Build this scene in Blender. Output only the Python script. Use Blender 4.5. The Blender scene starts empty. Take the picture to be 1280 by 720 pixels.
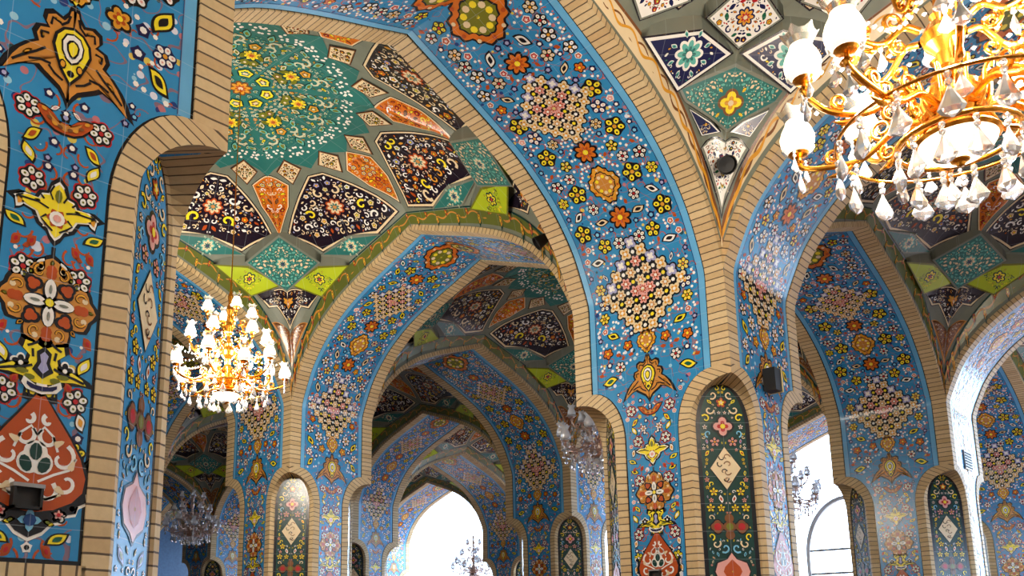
import bpy, math, random
import numpy as np

# ------------------------------------------------------------------ basics
SC = bpy.context.scene
COL = SC.collection
PI = math.pi
L = 8.0                                   # bay pitch (m)
EYE = 1.6
WU, WV = 0.2258 * L, 0.2493 * L           # pier plan size along u (X) and v (Y)
HU, HV = 0.5 * L - WU / 2, 0.5 * L - WV / 2   # half clear spans
Z_O = EYE + 0.3585 * L                    # top of the brick surround of the niches
Z_A = EYE + 0.345 * L                     # top of the niche opening / panel
Z_1 = EYE + 0.278 * L                     # where the surround begins to curve
Z_D = 1.93                                # top of the brick dado
OFF_O, OFF_I = 0.081 * L, 0.0645 * L      # surround: outer and inner border, from the corner
BW = 0.026 * L                            # brick edging of the arches
PROUD = 0.014
PANEL_H = 0.037 * L                       # half width of a niche panel


def lin(c):
    r = []
    for v in c[:3]:
        v = v / 255.0
        r.append(v / 12.92 if v <= 0.04045 else ((v + 0.055) / 1.055) ** 2.4)
    return tuple(r)


# colour names used by the tile painters (sRGB)
PAL = dict(
    blue=(44, 132, 186), blue2=(98, 168, 214), deep=(18, 62, 120), navy=(22, 26, 72), black=(14, 14, 22),
    white=(238, 234, 226), cream=(226, 204, 164), yellow=(240, 218, 44), gold=(214, 150, 44), ochre=(196, 132, 56),
    orange=(206, 108, 26), rust=(176, 74, 26), red=(176, 30, 36), pink=(222, 160, 150), olive=(110, 112, 28),
    green=(26, 92, 66), dgreen=(14, 56, 50), teal=(42, 108, 104), lteal=(96, 176, 164), lime=(172, 190, 34), moss=(92, 100, 40),
    lilac=(160, 160, 200), sky=(120, 190, 222), sage=(196, 198, 168), mist=(150, 188, 182), brown=(120, 74, 40), dark=(26, 16, 32), grey=(120, 124, 112),
)


def pc(name, a=1.0):
    return lin(PAL[name]) + (a,)


# ------------------------------------------------------------------ materials
def new_mat(name):
    m = bpy.data.materials.new(name)
    m.use_nodes = True
    nt = m.node_tree
    nt.nodes.clear()
    out = nt.nodes.new('ShaderNodeOutputMaterial')
    bs = nt.nodes.new('ShaderNodeBsdfPrincipled')
    nt.links.new(bs.outputs[0], out.inputs[0])
    return m, nt, bs


class NB:
    """small helper to wire shader nodes"""
    def __init__(self, nt):
        self.nt = nt

    def n(self, kind, **kw):
        nd = self.nt.nodes.new(kind)
        for k, v in kw.items():
            setattr(nd, k, v)
        return nd

    def link(self, a, b):
        self.nt.links.new(a, b)

    def math(self, op, a, b=None, c=None):
        nd = self.n('ShaderNodeMath', operation=op)
        for i, v in enumerate((a, b, c)):
            if v is None:
                continue
            if isinstance(v, (int, float)):
                nd.inputs[i].default_value = v
            else:
                self.link(v, nd.inputs[i])
        return nd.outputs[0]

    def mix(self, fac, a, b):
        nd = self.n('ShaderNodeMix', data_type='RGBA')
        for sock, v in ((nd.inputs[0], fac), (nd.inputs[6], a), (nd.inputs[7], b)):
            if isinstance(v, (int, float)):
                sock.default_value = v
            elif isinstance(v, tuple):
                sock.default_value = (v + (1,))[:4]
            else:
                self.link(v, sock)
        return nd.outputs[2]


def mat_tile():
    """glazed faience: painted colour per face, small fill ornament where alpha = 0"""
    m, nt, bs = new_mat('glazed_tile')
    b = NB(nt)
    at = b.n('ShaderNodeVertexColor', layer_name='Col')
    uv = b.n('ShaderNodeUVMap', uv_map='UVMap')
    # fill ornament: little blossoms on a jittered lattice, thin stems
    base = at.outputs['Color']
    no = b.n('ShaderNodeTexNoise')
    no.inputs['Scale'].default_value = 5.0
    no.inputs['Detail'].default_value = 1.0
    b.link(uv.outputs[0], no.inputs['Vector'])
    iso = b.math('ABSOLUTE', b.math('SUBTRACT', no.outputs[0], 0.5))
    stem = b.math('LESS_THAN', iso, 0.012)
    c1 = b.mix(b.math('MULTIPLY', stem, 0.65), base, lin((150, 84, 60)))
    v1 = b.n('ShaderNodeTexVoronoi')
    v1.inputs['Scale'].default_value = 11.0
    b.link(uv.outputs[0], v1.inputs['Vector'])
    rnd = b.n('ShaderNodeSeparateColor')
    b.link(v1.outputs['Color'], rnd.inputs[0])
    pick = b.n('ShaderNodeValToRGB')
    pick.color_ramp.interpolation = 'CONSTANT'
    el = pick.color_ramp.elements
    cols = [(0.0, (225, 225, 235)), (0.25, (24, 40, 110)), (0.42, (222, 196, 60)), (0.55, (190, 110, 110)),
            (0.7, (150, 200, 220)), (0.85, (30, 60, 60))]
    el[0].position, el[0].color = 0.0, lin(cols[0][1]) + (1,)
    el[1].position, el[1].color = cols[1][0], lin(cols[1][1]) + (1,)
    for p_, c_ in cols[2:]:
        e = el.new(p_)
        e.color = lin(c_) + (1,)
    b.link(rnd.outputs[0], pick.inputs[0])
    size = b.math('MULTIPLY_ADD', rnd.outputs[1], 0.016, 0.012)
    dot = b.math('LESS_THAN', b.math('DIVIDE', v1.outputs['Distance'], 11.0), b.math('MULTIPLY', size, 1.0))
    c2 = b.mix(b.math('MULTIPLY', dot, 0.9), c1, pick.outputs[0])
    col = b.mix(at.outputs['Alpha'], c2, at.outputs['Color'])
    # firing variation, large and fine
    n2 = b.n('ShaderNodeTexNoise')
    n2.inputs['Scale'].default_value = 2.2
    n2.inputs['Detail'].default_value = 5.0
    b.link(uv.outputs[0], n2.inputs['Vector'])
    hsv = b.n('ShaderNodeHueSaturation')
    hsv.inputs['Saturation'].default_value = 1.0
    b.link(b.math('MULTIPLY_ADD', n2.outputs[0], 0.5, 0.78), hsv.inputs['Value'])
    b.link(col, hsv.inputs['Color'])
    # tile joints, 30 cm
    sx = b.n('ShaderNodeSeparateXYZ')
    b.link(uv.outputs[0], sx.inputs[0])
    j1 = b.math('LESS_THAN', b.math('FRACT', b.math('DIVIDE', sx.outputs[0], 0.30)), 0.014)
    j2 = b.math('LESS_THAN', b.math('FRACT', b.math('DIVIDE', sx.outputs[1], 0.30)), 0.014)
    jj = b.math('MAXIMUM', j1, j2)
    fin = b.mix(b.math('MULTIPLY', jj, 0.22), hsv.outputs[0], lin((205, 215, 220)))
    b.link(fin, bs.inputs['Base Color'])
    bs.inputs['Roughness'].default_value = 0.24
    bs.inputs['IOR'].default_value = 1.5
    bp = b.n('ShaderNodeBump')
    bp.inputs['Strength'].default_value = 0.12
    bp.inputs['Distance'].default_value = 0.02
    b.link(n2.outputs[0], bp.inputs['Height'])
    b.link(bp.outputs[0], bs.inputs['Normal'])
    return m


def mat_brick(name, c1, c2, pitch=0.078, mortar=(66, 48, 30)):
    """one header brick across the band, joints along UV.x"""
    m, nt, bs = new_mat(name)
    b = NB(nt)
    uv = b.n('ShaderNodeUVMap', uv_map='UVMap')
    sx = b.n('ShaderNodeSeparateXYZ')
    b.link(uv.outputs[0], sx.inputs[0])
    wob = b.n('ShaderNodeTexNoise')
    wob.inputs['Scale'].default_value = 6.0
    b.link(uv.outputs[0], wob.inputs['Vector'])
    t = b.math('DIVIDE', b.math('ADD', sx.outputs[0], b.math('MULTIPLY', wob.outputs[0], 0.012)), pitch)
    fr = b.math('FRACT', t)
    joint = b.math('LESS_THAN', fr, 0.15)
    wn = b.n('ShaderNodeTexWhiteNoise', noise_dimensions='1D')
    b.link(b.math('FLOOR', t), wn.inputs['W'])
    cc = b.mix(wn.outputs[0], lin(c1), lin(c2))
    n2 = b.n('ShaderNodeTexNoise')
    n2.inputs['Scale'].default_value = 26.0
    n2.inputs['Detail'].default_value = 4.0
    b.link(uv.outputs[0], n2.inputs['Vector'])
    cc2 = b.mix(b.math('MULTIPLY', n2.outputs[0], 0.35), cc, lin((126, 92, 54)))
    fin = b.mix(b.math('MULTIPLY', joint, 0.92), cc2, lin(mortar))
    b.link(fin, bs.inputs['Base Color'])
    bs.inputs['Roughness'].default_value = 0.62
    bp = b.n('ShaderNodeBump')
    bp.inputs['Strength'].default_value = 0.5
    bp.inputs['Distance'].default_value = 0.012
    h = b.math('SUBTRACT', b.math('MULTIPLY', n2.outputs[0], 0.3), joint)
    b.link(h, bp.inputs['Height'])
    b.link(bp.outputs[0], bs.inputs['Normal'])
    return m


def mat_plain(name, c, rough=0.5, metal=0.0, noise=0.0, scale=8.0, **kw):
    m, nt, bs = new_mat(name)
    b = NB(nt)
    if noise:
        tc = b.n('ShaderNodeTexCoord')
        no = b.n('ShaderNodeTexNoise')
        no.inputs['Scale'].default_value = scale
        no.inputs['Detail'].default_value = 5.0
        b.link(tc.outputs['Object'], no.inputs['Vector'])
        d = tuple(v * (1 - noise) for v in lin(c))
        b.link(b.mix(no.outputs[0], d, tuple(min(1, v * (1 + noise)) for v in lin(c))), bs.inputs['Base Color'])
    else:
        bs.inputs['Base Color'].default_value = lin(c) + (1,)
    bs.inputs['Roughness'].default_value = rough
    bs.inputs['Metallic'].default_value = metal
    for k, v in kw.items():
        bs.inputs[k].default_value = v
    return m


TILE = mat_tile()
BRICK = mat_brick('buff_brick', (224, 200, 154), (204, 174, 126))
RIB = mat_plain('rib_plaster', (112, 118, 104), 0.5, 0, 0.25, 6.0)
GOLD = mat_plain('polished_brass', (222, 150, 52), 0.26, 1.0, 0.2, 30.0)
CRYSTAL = mat_plain('cut_crystal', (246, 248, 252), 0.06, 0.0, **{'Transmission Weight': 0.75, 'IOR': 1.5})
BOWL = mat_plain('lit_bowl', (255, 250, 235), 0.3, **{'Emission Color': lin((255, 236, 196)) + (1,), 'Emission Strength': 2.6})
SHADE = mat_plain('lit_tulip_glass', (255, 252, 244), 0.2, **{'Emission Color': lin((255, 236, 200)) + (1,), 'Emission Strength': 1.9})
SHADE_OFF = mat_plain('unlit_tulip_glass', (240, 242, 246), 0.12, **{'Transmission Weight': 0.4})
CLEAR = mat_plain('clear_tulip_rim', (214, 210, 200), 0.15, **{'Transmission Weight': 0.8})
BLACK = mat_plain('black_metal', (10, 10, 11), 0.6, 0.0, 0.2)
GREYM = mat_plain('grey_metal', (150, 150, 150), 0.4, 0.6, 0.1)
WHITEM = mat_plain('white_frame', (226, 230, 234), 0.4, 0, 0.05)
MARBLE = mat_plain('floor_carpet', (120, 92, 80), 0.8, 0, 0.2, 0.7)
PLASTER = mat_plain('white_plaster', (206, 210, 214), 0.6, 0, 0.06, 1.2)
BLUEWALL = mat_plain('blue_tiled_wall', (70, 110, 150), 0.35, 0, 0.4, 9.0)
PALE_METAL = mat_plain('pale_gilt', (206, 176, 160), 0.3, 1.0, 0.2, 30.0)
STONE = mat_plain('court_paving', (214, 210, 202), 0.6, 0, 0.1, 0.6)
GLASS = mat_plain('window_glass', (250, 252, 255), 0.02, **{'Transmission Weight': 1.0, 'IOR': 1.02})


# ------------------------------------------------------------------ mesh collecting
class MB:
    """collects faces in a parameter plane (x, y, offset); build() maps them to space"""
    def __init__(self):
        self.v, self.uv, self.f, self.c, self.m = [], [], [], [], []

    def strip(self, A, B, col, ma=0, uvA=None, uvB=None):
        """quads between two polylines of 3-tuples"""
        k = len(self.v)
        n = len(A)
        self.v += list(A) + list(B)
        self.uv += list(uvA) if uvA else [(p[0], p[1]) for p in A]
        self.uv += list(uvB) if uvB else [(p[0], p[1]) for p in B]
        for i in range(n - 1):
            self.f.append((k + i, k + i + 1, k + n + i + 1, k + n + i))
            self.c.append(col)
            self.m.append(ma)

    def fan(self, pts, col, off, cen=None, rings=1, ma=0):
        k = len(self.v)
        n = len(pts)
        if cen is None:
            cen = (sum(p[0] for p in pts) / n, sum(p[1] for p in pts) / n)
        self.v.append((cen[0], cen[1], off))
        for r in range(1, rings + 1):
            t = r / rings
            self.v += [(cen[0] + (p[0] - cen[0]) * t, cen[1] + (p[1] - cen[1]) * t, off) for p in pts]
        self.uv += [(p[0], p[1]) for p in self.v[k:]]
        for i in range(n):
            j = (i + 1) % n
            self.f.append((k, k + 1 + i, k + 1 + j))
            self.c.append(col)
            self.m.append(ma)
            for r in range(1, rings):
                a = k + 1 + (r - 1) * n
                b = a + n
                self.f.append((a + i, b + i, b + j, a + j))
                self.c.append(col)
                self.m.append(ma)

    def build(self, name, mats, fn=None, smooth=True, parent=None, link=True):
        me = bpy.data.meshes.new(name)
        V = np.array(self.v, dtype=np.float64)
        if fn is not None:
            V = fn(V[:, 0], V[:, 1], V[:, 2])
        me.from_pydata(V.tolist(), [], self.f)
        cnt = np.array([len(f) for f in self.f])
        loops = np.array([i for f in self.f for i in f])
        ul = me.uv_layers.new(name='UVMap')
        ul.data.foreach_set('uv', np.array(self.uv, dtype=np.float32)[loops].ravel())
        ca = me.color_attributes.new('Col', 'FLOAT_COLOR', 'CORNER')
        ca.data.foreach_set('color', np.repeat(np.array(self.c, dtype=np.float32), cnt, axis=0).ravel())
        for mt in (mats if isinstance(mats, (list, tuple)) else [mats]):
            me.materials.append(mt)
        me.polygons.foreach_set('material_index', np.array(self.m, dtype=np.int32))
        me.polygons.foreach_set('use_smooth', np.full(len(self.f), smooth))
        me.update()
        o = bpy.data.objects.new(name, me)
        if link:
            COL.objects.link(o)
        if parent:
            o.parent = parent
        return o


def empty(name, loc=(0, 0, 0), rz=0.0, label=None, cat=None, group=None, kind=None):
    o = bpy.data.objects.new(name, None)
    o.empty_display_size = 0.2
    COL.objects.link(o)
    o.location = loc
    o.rotation_euler = (0, 0, rz)
    tag(o, label, cat, group, kind)
    return o


def tag(o, label=None, cat=None, group=None, kind=None):
    for k, v in (('label', label), ('category', cat), ('group', group), ('kind', kind)):
        if v:
            o[k] = v
    return o


def copy_tree(o, parent=None):
    c = o.copy()
    COL.objects.link(c)
    if parent:
        c.parent = parent
    for ch in list(o.children):
        copy_tree(ch, c)
    return c


# ------------------------------------------------------------------ tile painting (flat motifs)
EPS = 0.0022


class Art:
    """paints star-shaped patches into an MB; layers stack outward"""
    def __init__(self, mb, base=1, ring=.16):
        self.mb = mb
        self.base = base
        self.ring = ring

    def patch(self, pts, col, lay, cen=None, mirror=False):
        if isinstance(col, str):
            col = pc(col)
        xs = [p[0] for p in pts]
        ys = [p[1] for p in pts]
        r = max(max(xs) - min(xs), max(ys) - min(ys))
        rings = max(1, min(12, int(r / self.ring)))
        self.mb.fan(pts, col, (self.base + lay) * EPS, cen, rings)
        if mirror:
            self.mb.fan([(-p[0], p[1]) for p in pts][::-1], col, (self.base + lay) * EPS,
                        None if cen is None else (-cen[0], cen[1]), rings)

    def blob(self, x, y, rf, col, lay, n=20, rot=0.0, sx=1.0, sy=1.0, mirror=False):
        pts = []
        for i in range(n):
            a = 2 * PI * i / n
            r = rf(a)
            px, py = r * math.cos(a) * sx, r * math.sin(a) * sy
            pts.append((x + px * math.cos(rot) - py * math.sin(rot), y + px * math.sin(rot) + py * math.cos(rot)))
        self.patch(pts, col, lay, (x, y), mirror)

    def line(self, pts, w, col, lay, mirror=False):
        if isinstance(col, str):
            col = pc(col)
        off = (self.base + lay) * EPS
        n = len(pts)
        A, B = [], []
        for i, p in enumerate(pts):
            q0, q1 = pts[max(0, i - 1)], pts[min(n - 1, i + 1)]
            dx, dy = q1[0] - q0[0], q1[1] - q0[1]
            d = math.hypot(dx, dy) or 1
            ww = (w(i / (n - 1)) if callable(w) else w) / 2
            A.append((p[0] - dy / d * ww, p[1] + dx / d * ww, off))
            B.append((p[0] + dy / d * ww, p[1] - dx / d * ww, off))
        self.mb.strip(A, B, col)
        if mirror:
            self.mb.strip([(-p[0], p[1], p[2]) for p in A], [(-p[0], p[1], p[2]) for p in B], col)

    # --- motifs
    def flower(self, x, y, r, petals=5, c1='yellow', c2='olive', c3='cream', edge='black', rot=0.3, mirror=False, n=None):
        n = n or petals * 6
        pet = lambda k, q: (lambda a: k * (1 - q + q * abs(math.cos(petals * a / 2))))
        self.blob(x, y, pet(r, 0.26), edge, 0, n, rot, mirror=mirror)
        self.blob(x, y, pet(r * 0.82, 0.42), c1, 1, n, rot, mirror=mirror)
        self.blob(x, y, pet(r * 0.5, 0.5), c2, 2, petals * 4, rot, mirror=mirror)
        self.blob(x, y, lambda a: r * 0.22, c3, 3, 8, rot, mirror=mirror)

    def petal_flower(self, x, y, r, petals=6, c1='white', c2='olive', c3='red', edge='black', rot=0.3, mirror=False):
        """separate round petals with dark seams"""
        self.blob(x, y, lambda a: r * (0.8 + 0.2 * abs(math.cos(petals * a / 2))), edge, 0, petals * 5, rot, mirror=mirror)
        for k in range(petals):
            a = rot + 2 * PI * k / petals
            self.blob(x + math.cos(a) * r * 0.58, y + math.sin(a) * r * 0.58, lambda t: r * 0.27, c1, 1, 9, a, 1.1, 0.85, mirror=mirror)
            self.blob(x + math.cos(a) * r * 0.6, y + math.sin(a) * r * 0.6, lambda t: r * 0.1, c2, 2, 6, a, mirror=mirror)
        self.blob(x, y, lambda a: r * 0.2, c3, 2, 8, mirror=mirror)

    def dot(self, x, y, r, c1='navy', c2='white', mirror=False):
        self.blob(x, y, lambda a: r * (0.85 + 0.15 * math.cos(5 * a)), c1, 0, 15, 0.4, mirror=mirror)
        self.blob(x, y, lambda a: r * 0.45, c2, 1, 7, 0.0, mirror=mirror)

    def leaf(self, x, y, ln, wd, ang, c1='yellow', c2='green', edge='black', mirror=False):
        def shape(s, bulge=0.0):
            pts = []
            for i in range(9):
                t = i / 8
                pts.append(((t - 0.5) * ln * s, wd * s * (math.sin(PI * t ** 0.8)) * 0.5))
            for i in range(7, 0, -1):
                t = i / 8
                pts.append(((t - 0.5) * ln * s, -wd * s * math.sin(PI * t ** 1.3) * (0.5 - bulge)))
            return [(x + p[0] * math.cos(ang) - p[1] * math.sin(ang), y + p[0] * math.sin(ang) + p[1] * math.cos(ang)) for p in pts]
        self.patch(shape(1.0), edge, 0, (x, y), mirror)
        self.patch(shape(0.76), c1, 1, (x, y), mirror)
        self.patch(shape(0.42), c2, 2, (x, y), mirror)

    def scroll(self, x, y, r, a0, turns, w, col, lay=0, mirror=False, ccw=1, n=14, edge=None):
        pts = []
        for i in range(n):
            t = i / (n - 1)
            rr = r * (1 - 0.78 * t)
            a = a0 + ccw * turns * 2 * PI * t
            pts.append((x + rr * math.cos(a), y + rr * math.sin(a)))
        if edge:
            self.line(pts, lambda t: w * (1.6 - 0.5 * t), edge, lay, mirror)
        self.line(pts, lambda t: w * (1.0 - 0.35 * t), col, lay + 1, mirror)

    def sym(self, half, col, lay, cen=(0, 0), s=1.0, fc=0.0):
        """patch from a right-hand outline given top to bottom, mirrored about cen.x; fc: height of the fan centre"""
        R = [(cen[0] + p[0] * s, cen[1] + p[1] * s) for p in half]
        Lf = [(cen[0] - p[0] * s, cen[1] + p[1] * s) for p in half[::-1] if abs(p[0]) > 1e-6]
        self.patch(R + Lf, col, lay, (cen[0], cen[1] + fc * s))


def dense(poly, d=0.12):
    out = []
    n = len(poly)
    for i in range(n):
        a, b = poly[i], poly[(i + 1) % n]
        m = max(1, int(math.hypot(b[0] - a[0], b[1] - a[1]) / d))
        out += [(a[0] + (b[0] - a[0]) * k / m, a[1] + (b[1] - a[1]) * k / m) for k in range(m)]
    return out


# big motifs, all symmetrical about x = 0
def m_vase(A, y):
    T = [(0, .34), (.03, .30), (.085, .22), (.15, .13), (.205, .04), (.235, -.05), (.225, -.12), (.18, -.17), (.1, -.21), (0, -.23)]
    lob = [(0, -.02), (.18, -.08), (.25, .04), (.27, .06), (.262, -.03), (.285, -.05), (.275, -.11), (.25, -.125), (.255, -.165), (.21, -.19),
           (.2, -.225), (.155, -.235), (.14, -.265), (.1, -.275), (.06, -.32), (0, -.35)]
    A.sym([(p[0] * 1.06, p[1] * 1.05) for p in lob], 'white', 0, (0, y), fc=-.15)
    A.sym(lob, 'black', 1, (0, y), fc=-.15)
    A.sym([(p[0] * 1.10, p[1] * 1.06) for p in T], 'black', 2, (0, y))
    A.sym([(p[0] * 1.03, p[1] * 1.02) for p in T], 'rust', 3, (0, y))
    for q, (x0, y0, r, a, t, cc) in enumerate([(.06, .12, .055, 2.4, .7, 1), (.12, .03, .07, 1.2, .8, -1), (.15, -.08, .06, 3.3, .8, 1),
                                               (.06, -.13, .05, 0.2, .7, -1), (.045, .2, .03, 2.0, .6, 1)]):
        A.scroll(x0, y + y0, r, a, t, .022, 'white', 3, True, cc)
    for x0, y0, a in ((.1, .1, .5), (.17, .0, 1.2), (.12, -.12, -.6)):
        A.blob(x0, y + y0, lambda t: .022 * (.6 + .4 * abs(math.cos(1.5 * t))), 'cream', 5, 10, a, 1.4, .8, True)
    A.blob(0, y + .015, lambda t: .088 * (.72 + .28 * abs(math.cos(1.5 * t + .0))), 'white', 4, 24, PI / 2)
    A.blob(0, y + .05, lambda t: .036, 'dgreen', 5, 10, 0, .8, 1.15)
    A.blob(.042, y - .01, lambda t: .034, 'dgreen', 5, 10, -.4, .8, 1.2, True)
    for x0, y0, a_, ln in ((.04, .25, 1.9, .05), (.085, .165, 1.0, .06), (.14, .075, .9, .06), (.19, -.02, 1.3, .06), (.195, -.1, .3, .05), (.06, -.19, .1, .06), (.035, .13, 2.2, .05)):
        A.leaf(x0, y + y0, ln, ln * .5, a_, 'white', 'cream', 'rust', True)
    A.line([(0, y + .13), (.03, y + .17), (.075, y + .13), (.1, y + .06)], .012, 'white', 4, True)
    A.line([(.02, y - .09), (.09, y - .05), (.16, y - .02), (.19, y + .04)], .012, 'white', 4, True)
    A.line([(.0, y - .15), (.06, y - .17), (.13, y - .14)], .012, 'cream', 4, True)
    A.flower(.13, y - .235, .045, 5, 'white', 'pink', 'red', 'black', mirror=True)
    A.leaf(.27, y + .03, .12, .05, 1.0, 'white', 'navy', 'navy', True)
    A.leaf(.19, y - .16, .085, .04, .7, 'yellow', 'olive', 'black', True)
    A.leaf(.085, y - .275, .07, .035, 2.9, 'yellow', 'olive', 'black', True)
    A.blob(0, y - .27, lambda t: .055 * (.75 + .25 * math.cos(4 * t)), 'sky', 4, 16)
    A.blob(0, y - .27, lambda t: .03, 'deep', 5, 8)
    A.dot(0, y - .395, .028, 'white', 'black')
    # foot ring of the palmette above
    A.sym([(0, .375), (.05, .378), (.085, .40), (.095, .37), (.07, .34), (0, .325)], 'white', 4, (0, y), fc=.352)
    A.sym([(0, .362), (.04, .365), (.07, .378), (.07, .362), (.05, .347), (0, .338)], 'navy', 5, (0, y), fc=.352)


def m_palmette(A, y):
    O = [(0, .19), (.03, .16), (.05, .12), (.1, .13), (.11, .085), (.07, .05), (.08, .01), (.15, .0), (.21, -.03), (.235, -.06),
         (.17, -.055), (.1, -.065), (.07, -.1), (.075, -.15), (0, -.165)]
    A.sym([(p[0] * 1.1, p[1] * 1.1) for p in O], 'black', 0, (0, y))
    A.sym([(p[0] * .9, p[1] * .9) for p in O], 'yellow', 1, (0, y))
    for pts in ([(.05, .0), (.1, -.02), (.15, -.03), (.2, -.045)], [(.03, .12), (.06, .1), (.08, .09)], [(.04, -.08), (.06, -.12), (.05, -.15)], [(.05, .04), (.055, .08)]):
        A.line([(p[0], y + p[1]) for p in pts], .012, 'black', 2, True)
    A.blob(.095, y - .035, lambda t: .02, 'olive', 3, 7, 0, 1.6, .6, True)
    A.sym([(0, .1), (.035, .07), (.03, .02), (.05, -.02), (0, -.06)], 'black', 2, (0, y))
    A.sym([(0, .075), (.02, .055), (.012, .02), (.025, -.01), (0, -.035)], 'lilac', 3, (0, y))
    A.blob(.06, y - .06, lambda t: .018, 'olive', 3, 7, 0, 1.5, .8, True)
    A.blob(0, y - .12, lambda t: .028, 'olive', 3, 8)


def m_rosette(A, y, s=1.0, c1='ochre', c2='rust', c3='white'):
    f = lambda k: (lambda a: k * s * (.70 + .30 * abs(math.cos(2 * a)) ** .8 + .05 * math.cos(12 * a)))
    A.blob(0, y, f(.255), 'black', 0, 48)
    A.blob(0, y, f(.232), c1, 1, 48)
    for k in range(4):
        a = PI / 4 + k * PI / 2
        A.blob(math.cos(a) * .12 * s, y + math.sin(a) * .12 * s, lambda t: .052 * s * (.7 + .3 * abs(math.cos(1.5 * t))), 'black', 2, 18, a)
        A.blob(math.cos(a) * .12 * s, y + math.sin(a) * .12 * s, lambda t: .034 * s * (.7 + .3 * abs(math.cos(1.5 * t))), c2, 3, 18, a)
        b = k * PI / 2
        A.blob(math.cos(b) * .165 * s, y + math.sin(b) * .165 * s, lambda t: .04 * s * (.6 + .4 * abs(math.cos(t))), c2, 2, 12, b)
        A.blob(math.cos(b) * .06 * s, y + math.sin(b) * .06 * s, lambda t: .062 * s, 'black', 3, 12, b, 1.1, .62)
        A.blob(math.cos(b) * .072 * s, y + math.sin(b) * .072 * s, lambda t: .05 * s, c3, 4, 12, b, 1.1, .58)
        A.blob(math.cos(b) * .072 * s, y + math.sin(b) * .072 * s, lambda t: .02 * s, 'grey', 5, 8, b, 1.3, .4)
        for da in (-.3, .3):
            A.blob(math.cos(b + da) * .19 * s, y + math.sin(b + da) * .19 * s, lambda t: .016 * s, 'cream', 2, 7)
    for q in range(4):
        b = q * PI / 2
        for da, cc in ((.35, 1), (-.35, -1)):
            A.scroll(math.cos(b + da) * .165 * s, y + math.sin(b + da) * .165 * s, .036 * s, b + da, .7, .011 * s, 'gold', 2, False, cc, 9, 'black')
        A.leaf(math.cos(b) * .215 * s, y + math.sin(b) * .215 * s, .05 * s, .03 * s, b, 'yellow', 'olive', 'black')
        A.leaf(math.cos(b + PI / 4) * .185 * s, y + math.sin(b + PI / 4) * .185 * s, .05 * s, .028 * s, b + PI / 4, 'gold', 'black', 'black')
    A.blob(0, y, lambda t: .035 * s, 'black', 4, 4, 0)
    A.blob(0, y, lambda t: .022 * s, 'yellow', 5, 8)


def m_lily(A, y, s=1.0):
    O = [(0, .2), (.045, .155), (.06, .1), (.1, .09), (.12, .05), (.2, .055), (.265, .02), (.2, -.02), (.13, -.04), (.1, -.1), (.05, -.13), (.03, -.17), (0, -.2)]
    A.sym([(p[0] * 1.09, p[1] * 1.09) for p in O], 'black', 0, (0, y), s)
    A.sym([(p[0] * .93, p[1] * .93) for p in O], 'white', 1, (0, y), s)
    A.sym([(p[0] * .84, p[1] * .84) for p in O], 'yellow', 2, (0, y), s)
    for pts in ([(.05, .0), (.11, .02), (.17, .02), (.22, .02)], [(.03, .06), (.05, .1), (.03, .15)], [(.06, -.04), (.09, -.07), (.06, -.1), (.02, -.13)], [(.08, .05), (.1, .07)]):
        A.line([(p[0] * s, y + p[1] * s) for p in pts], .011 * s, 'black', 3, True)
    A.leaf(.115 * s, y + .03 * s, .09 * s, .04 * s, .1, 'gold', 'olive', 'black', True)
    A.leaf(.06 * s, y - .1 * s, .06 * s, .028 * s, -.9, 'white', 'gold', 'black', True)
    A.blob(0, y - .05 * s, lambda t: .062 * s * (.85 + .15 * math.cos(6 * t)), 'rust', 3, 24)
    A.blob(0, y - .05 * s, lambda t: .045 * s, 'white', 4, 12)
    A.blob(0, y - .05 * s, lambda t: .024 * s, 'pink', 5, 8)
    A.blob(0, y + .09 * s, lambda t: .035 * s, 'olive', 3, 8, 0, .6, 1.2)


def m_boat(A, y, s=1.0):
    O = [(0, .0), (.06, .01), (.1, .06), (.16, .09), (.26, .1), (.22, .03), (.15, -.05), (.08, -.09), (0, -.1)]
    A.sym([(p[0] * 1.07, p[1] * 1.12) for p in O], 'black', 0, (0, y), s, fc=-.045)
    A.sym([(p[0] * .95, p[1] * .9 - .003) for p in O], 'rust', 1, (0, y), s, fc=-.045)
    A.sym([(0, -.02), (.08, .0), (.14, .05), (.1, -.04), (0, -.075)], 'ochre', 2, (0, y), s, fc=-.045)
    for q in range(4):
        A.blob((.04 + q * .045) * s, y + (-.05 + q * q * .012) * s, lambda t: .02 * s, ('brown', 'gold')[q % 2], 3, 8, .4, 1.2, .8, True)
    A.dot(0, y + .05 * s, .05 * s, 'black', 'lilac')
    A.leaf(.09 * s, y + .1 * s, .11 * s, .045 * s, 2.6, 'white', 'pink', 'black', True)


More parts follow.
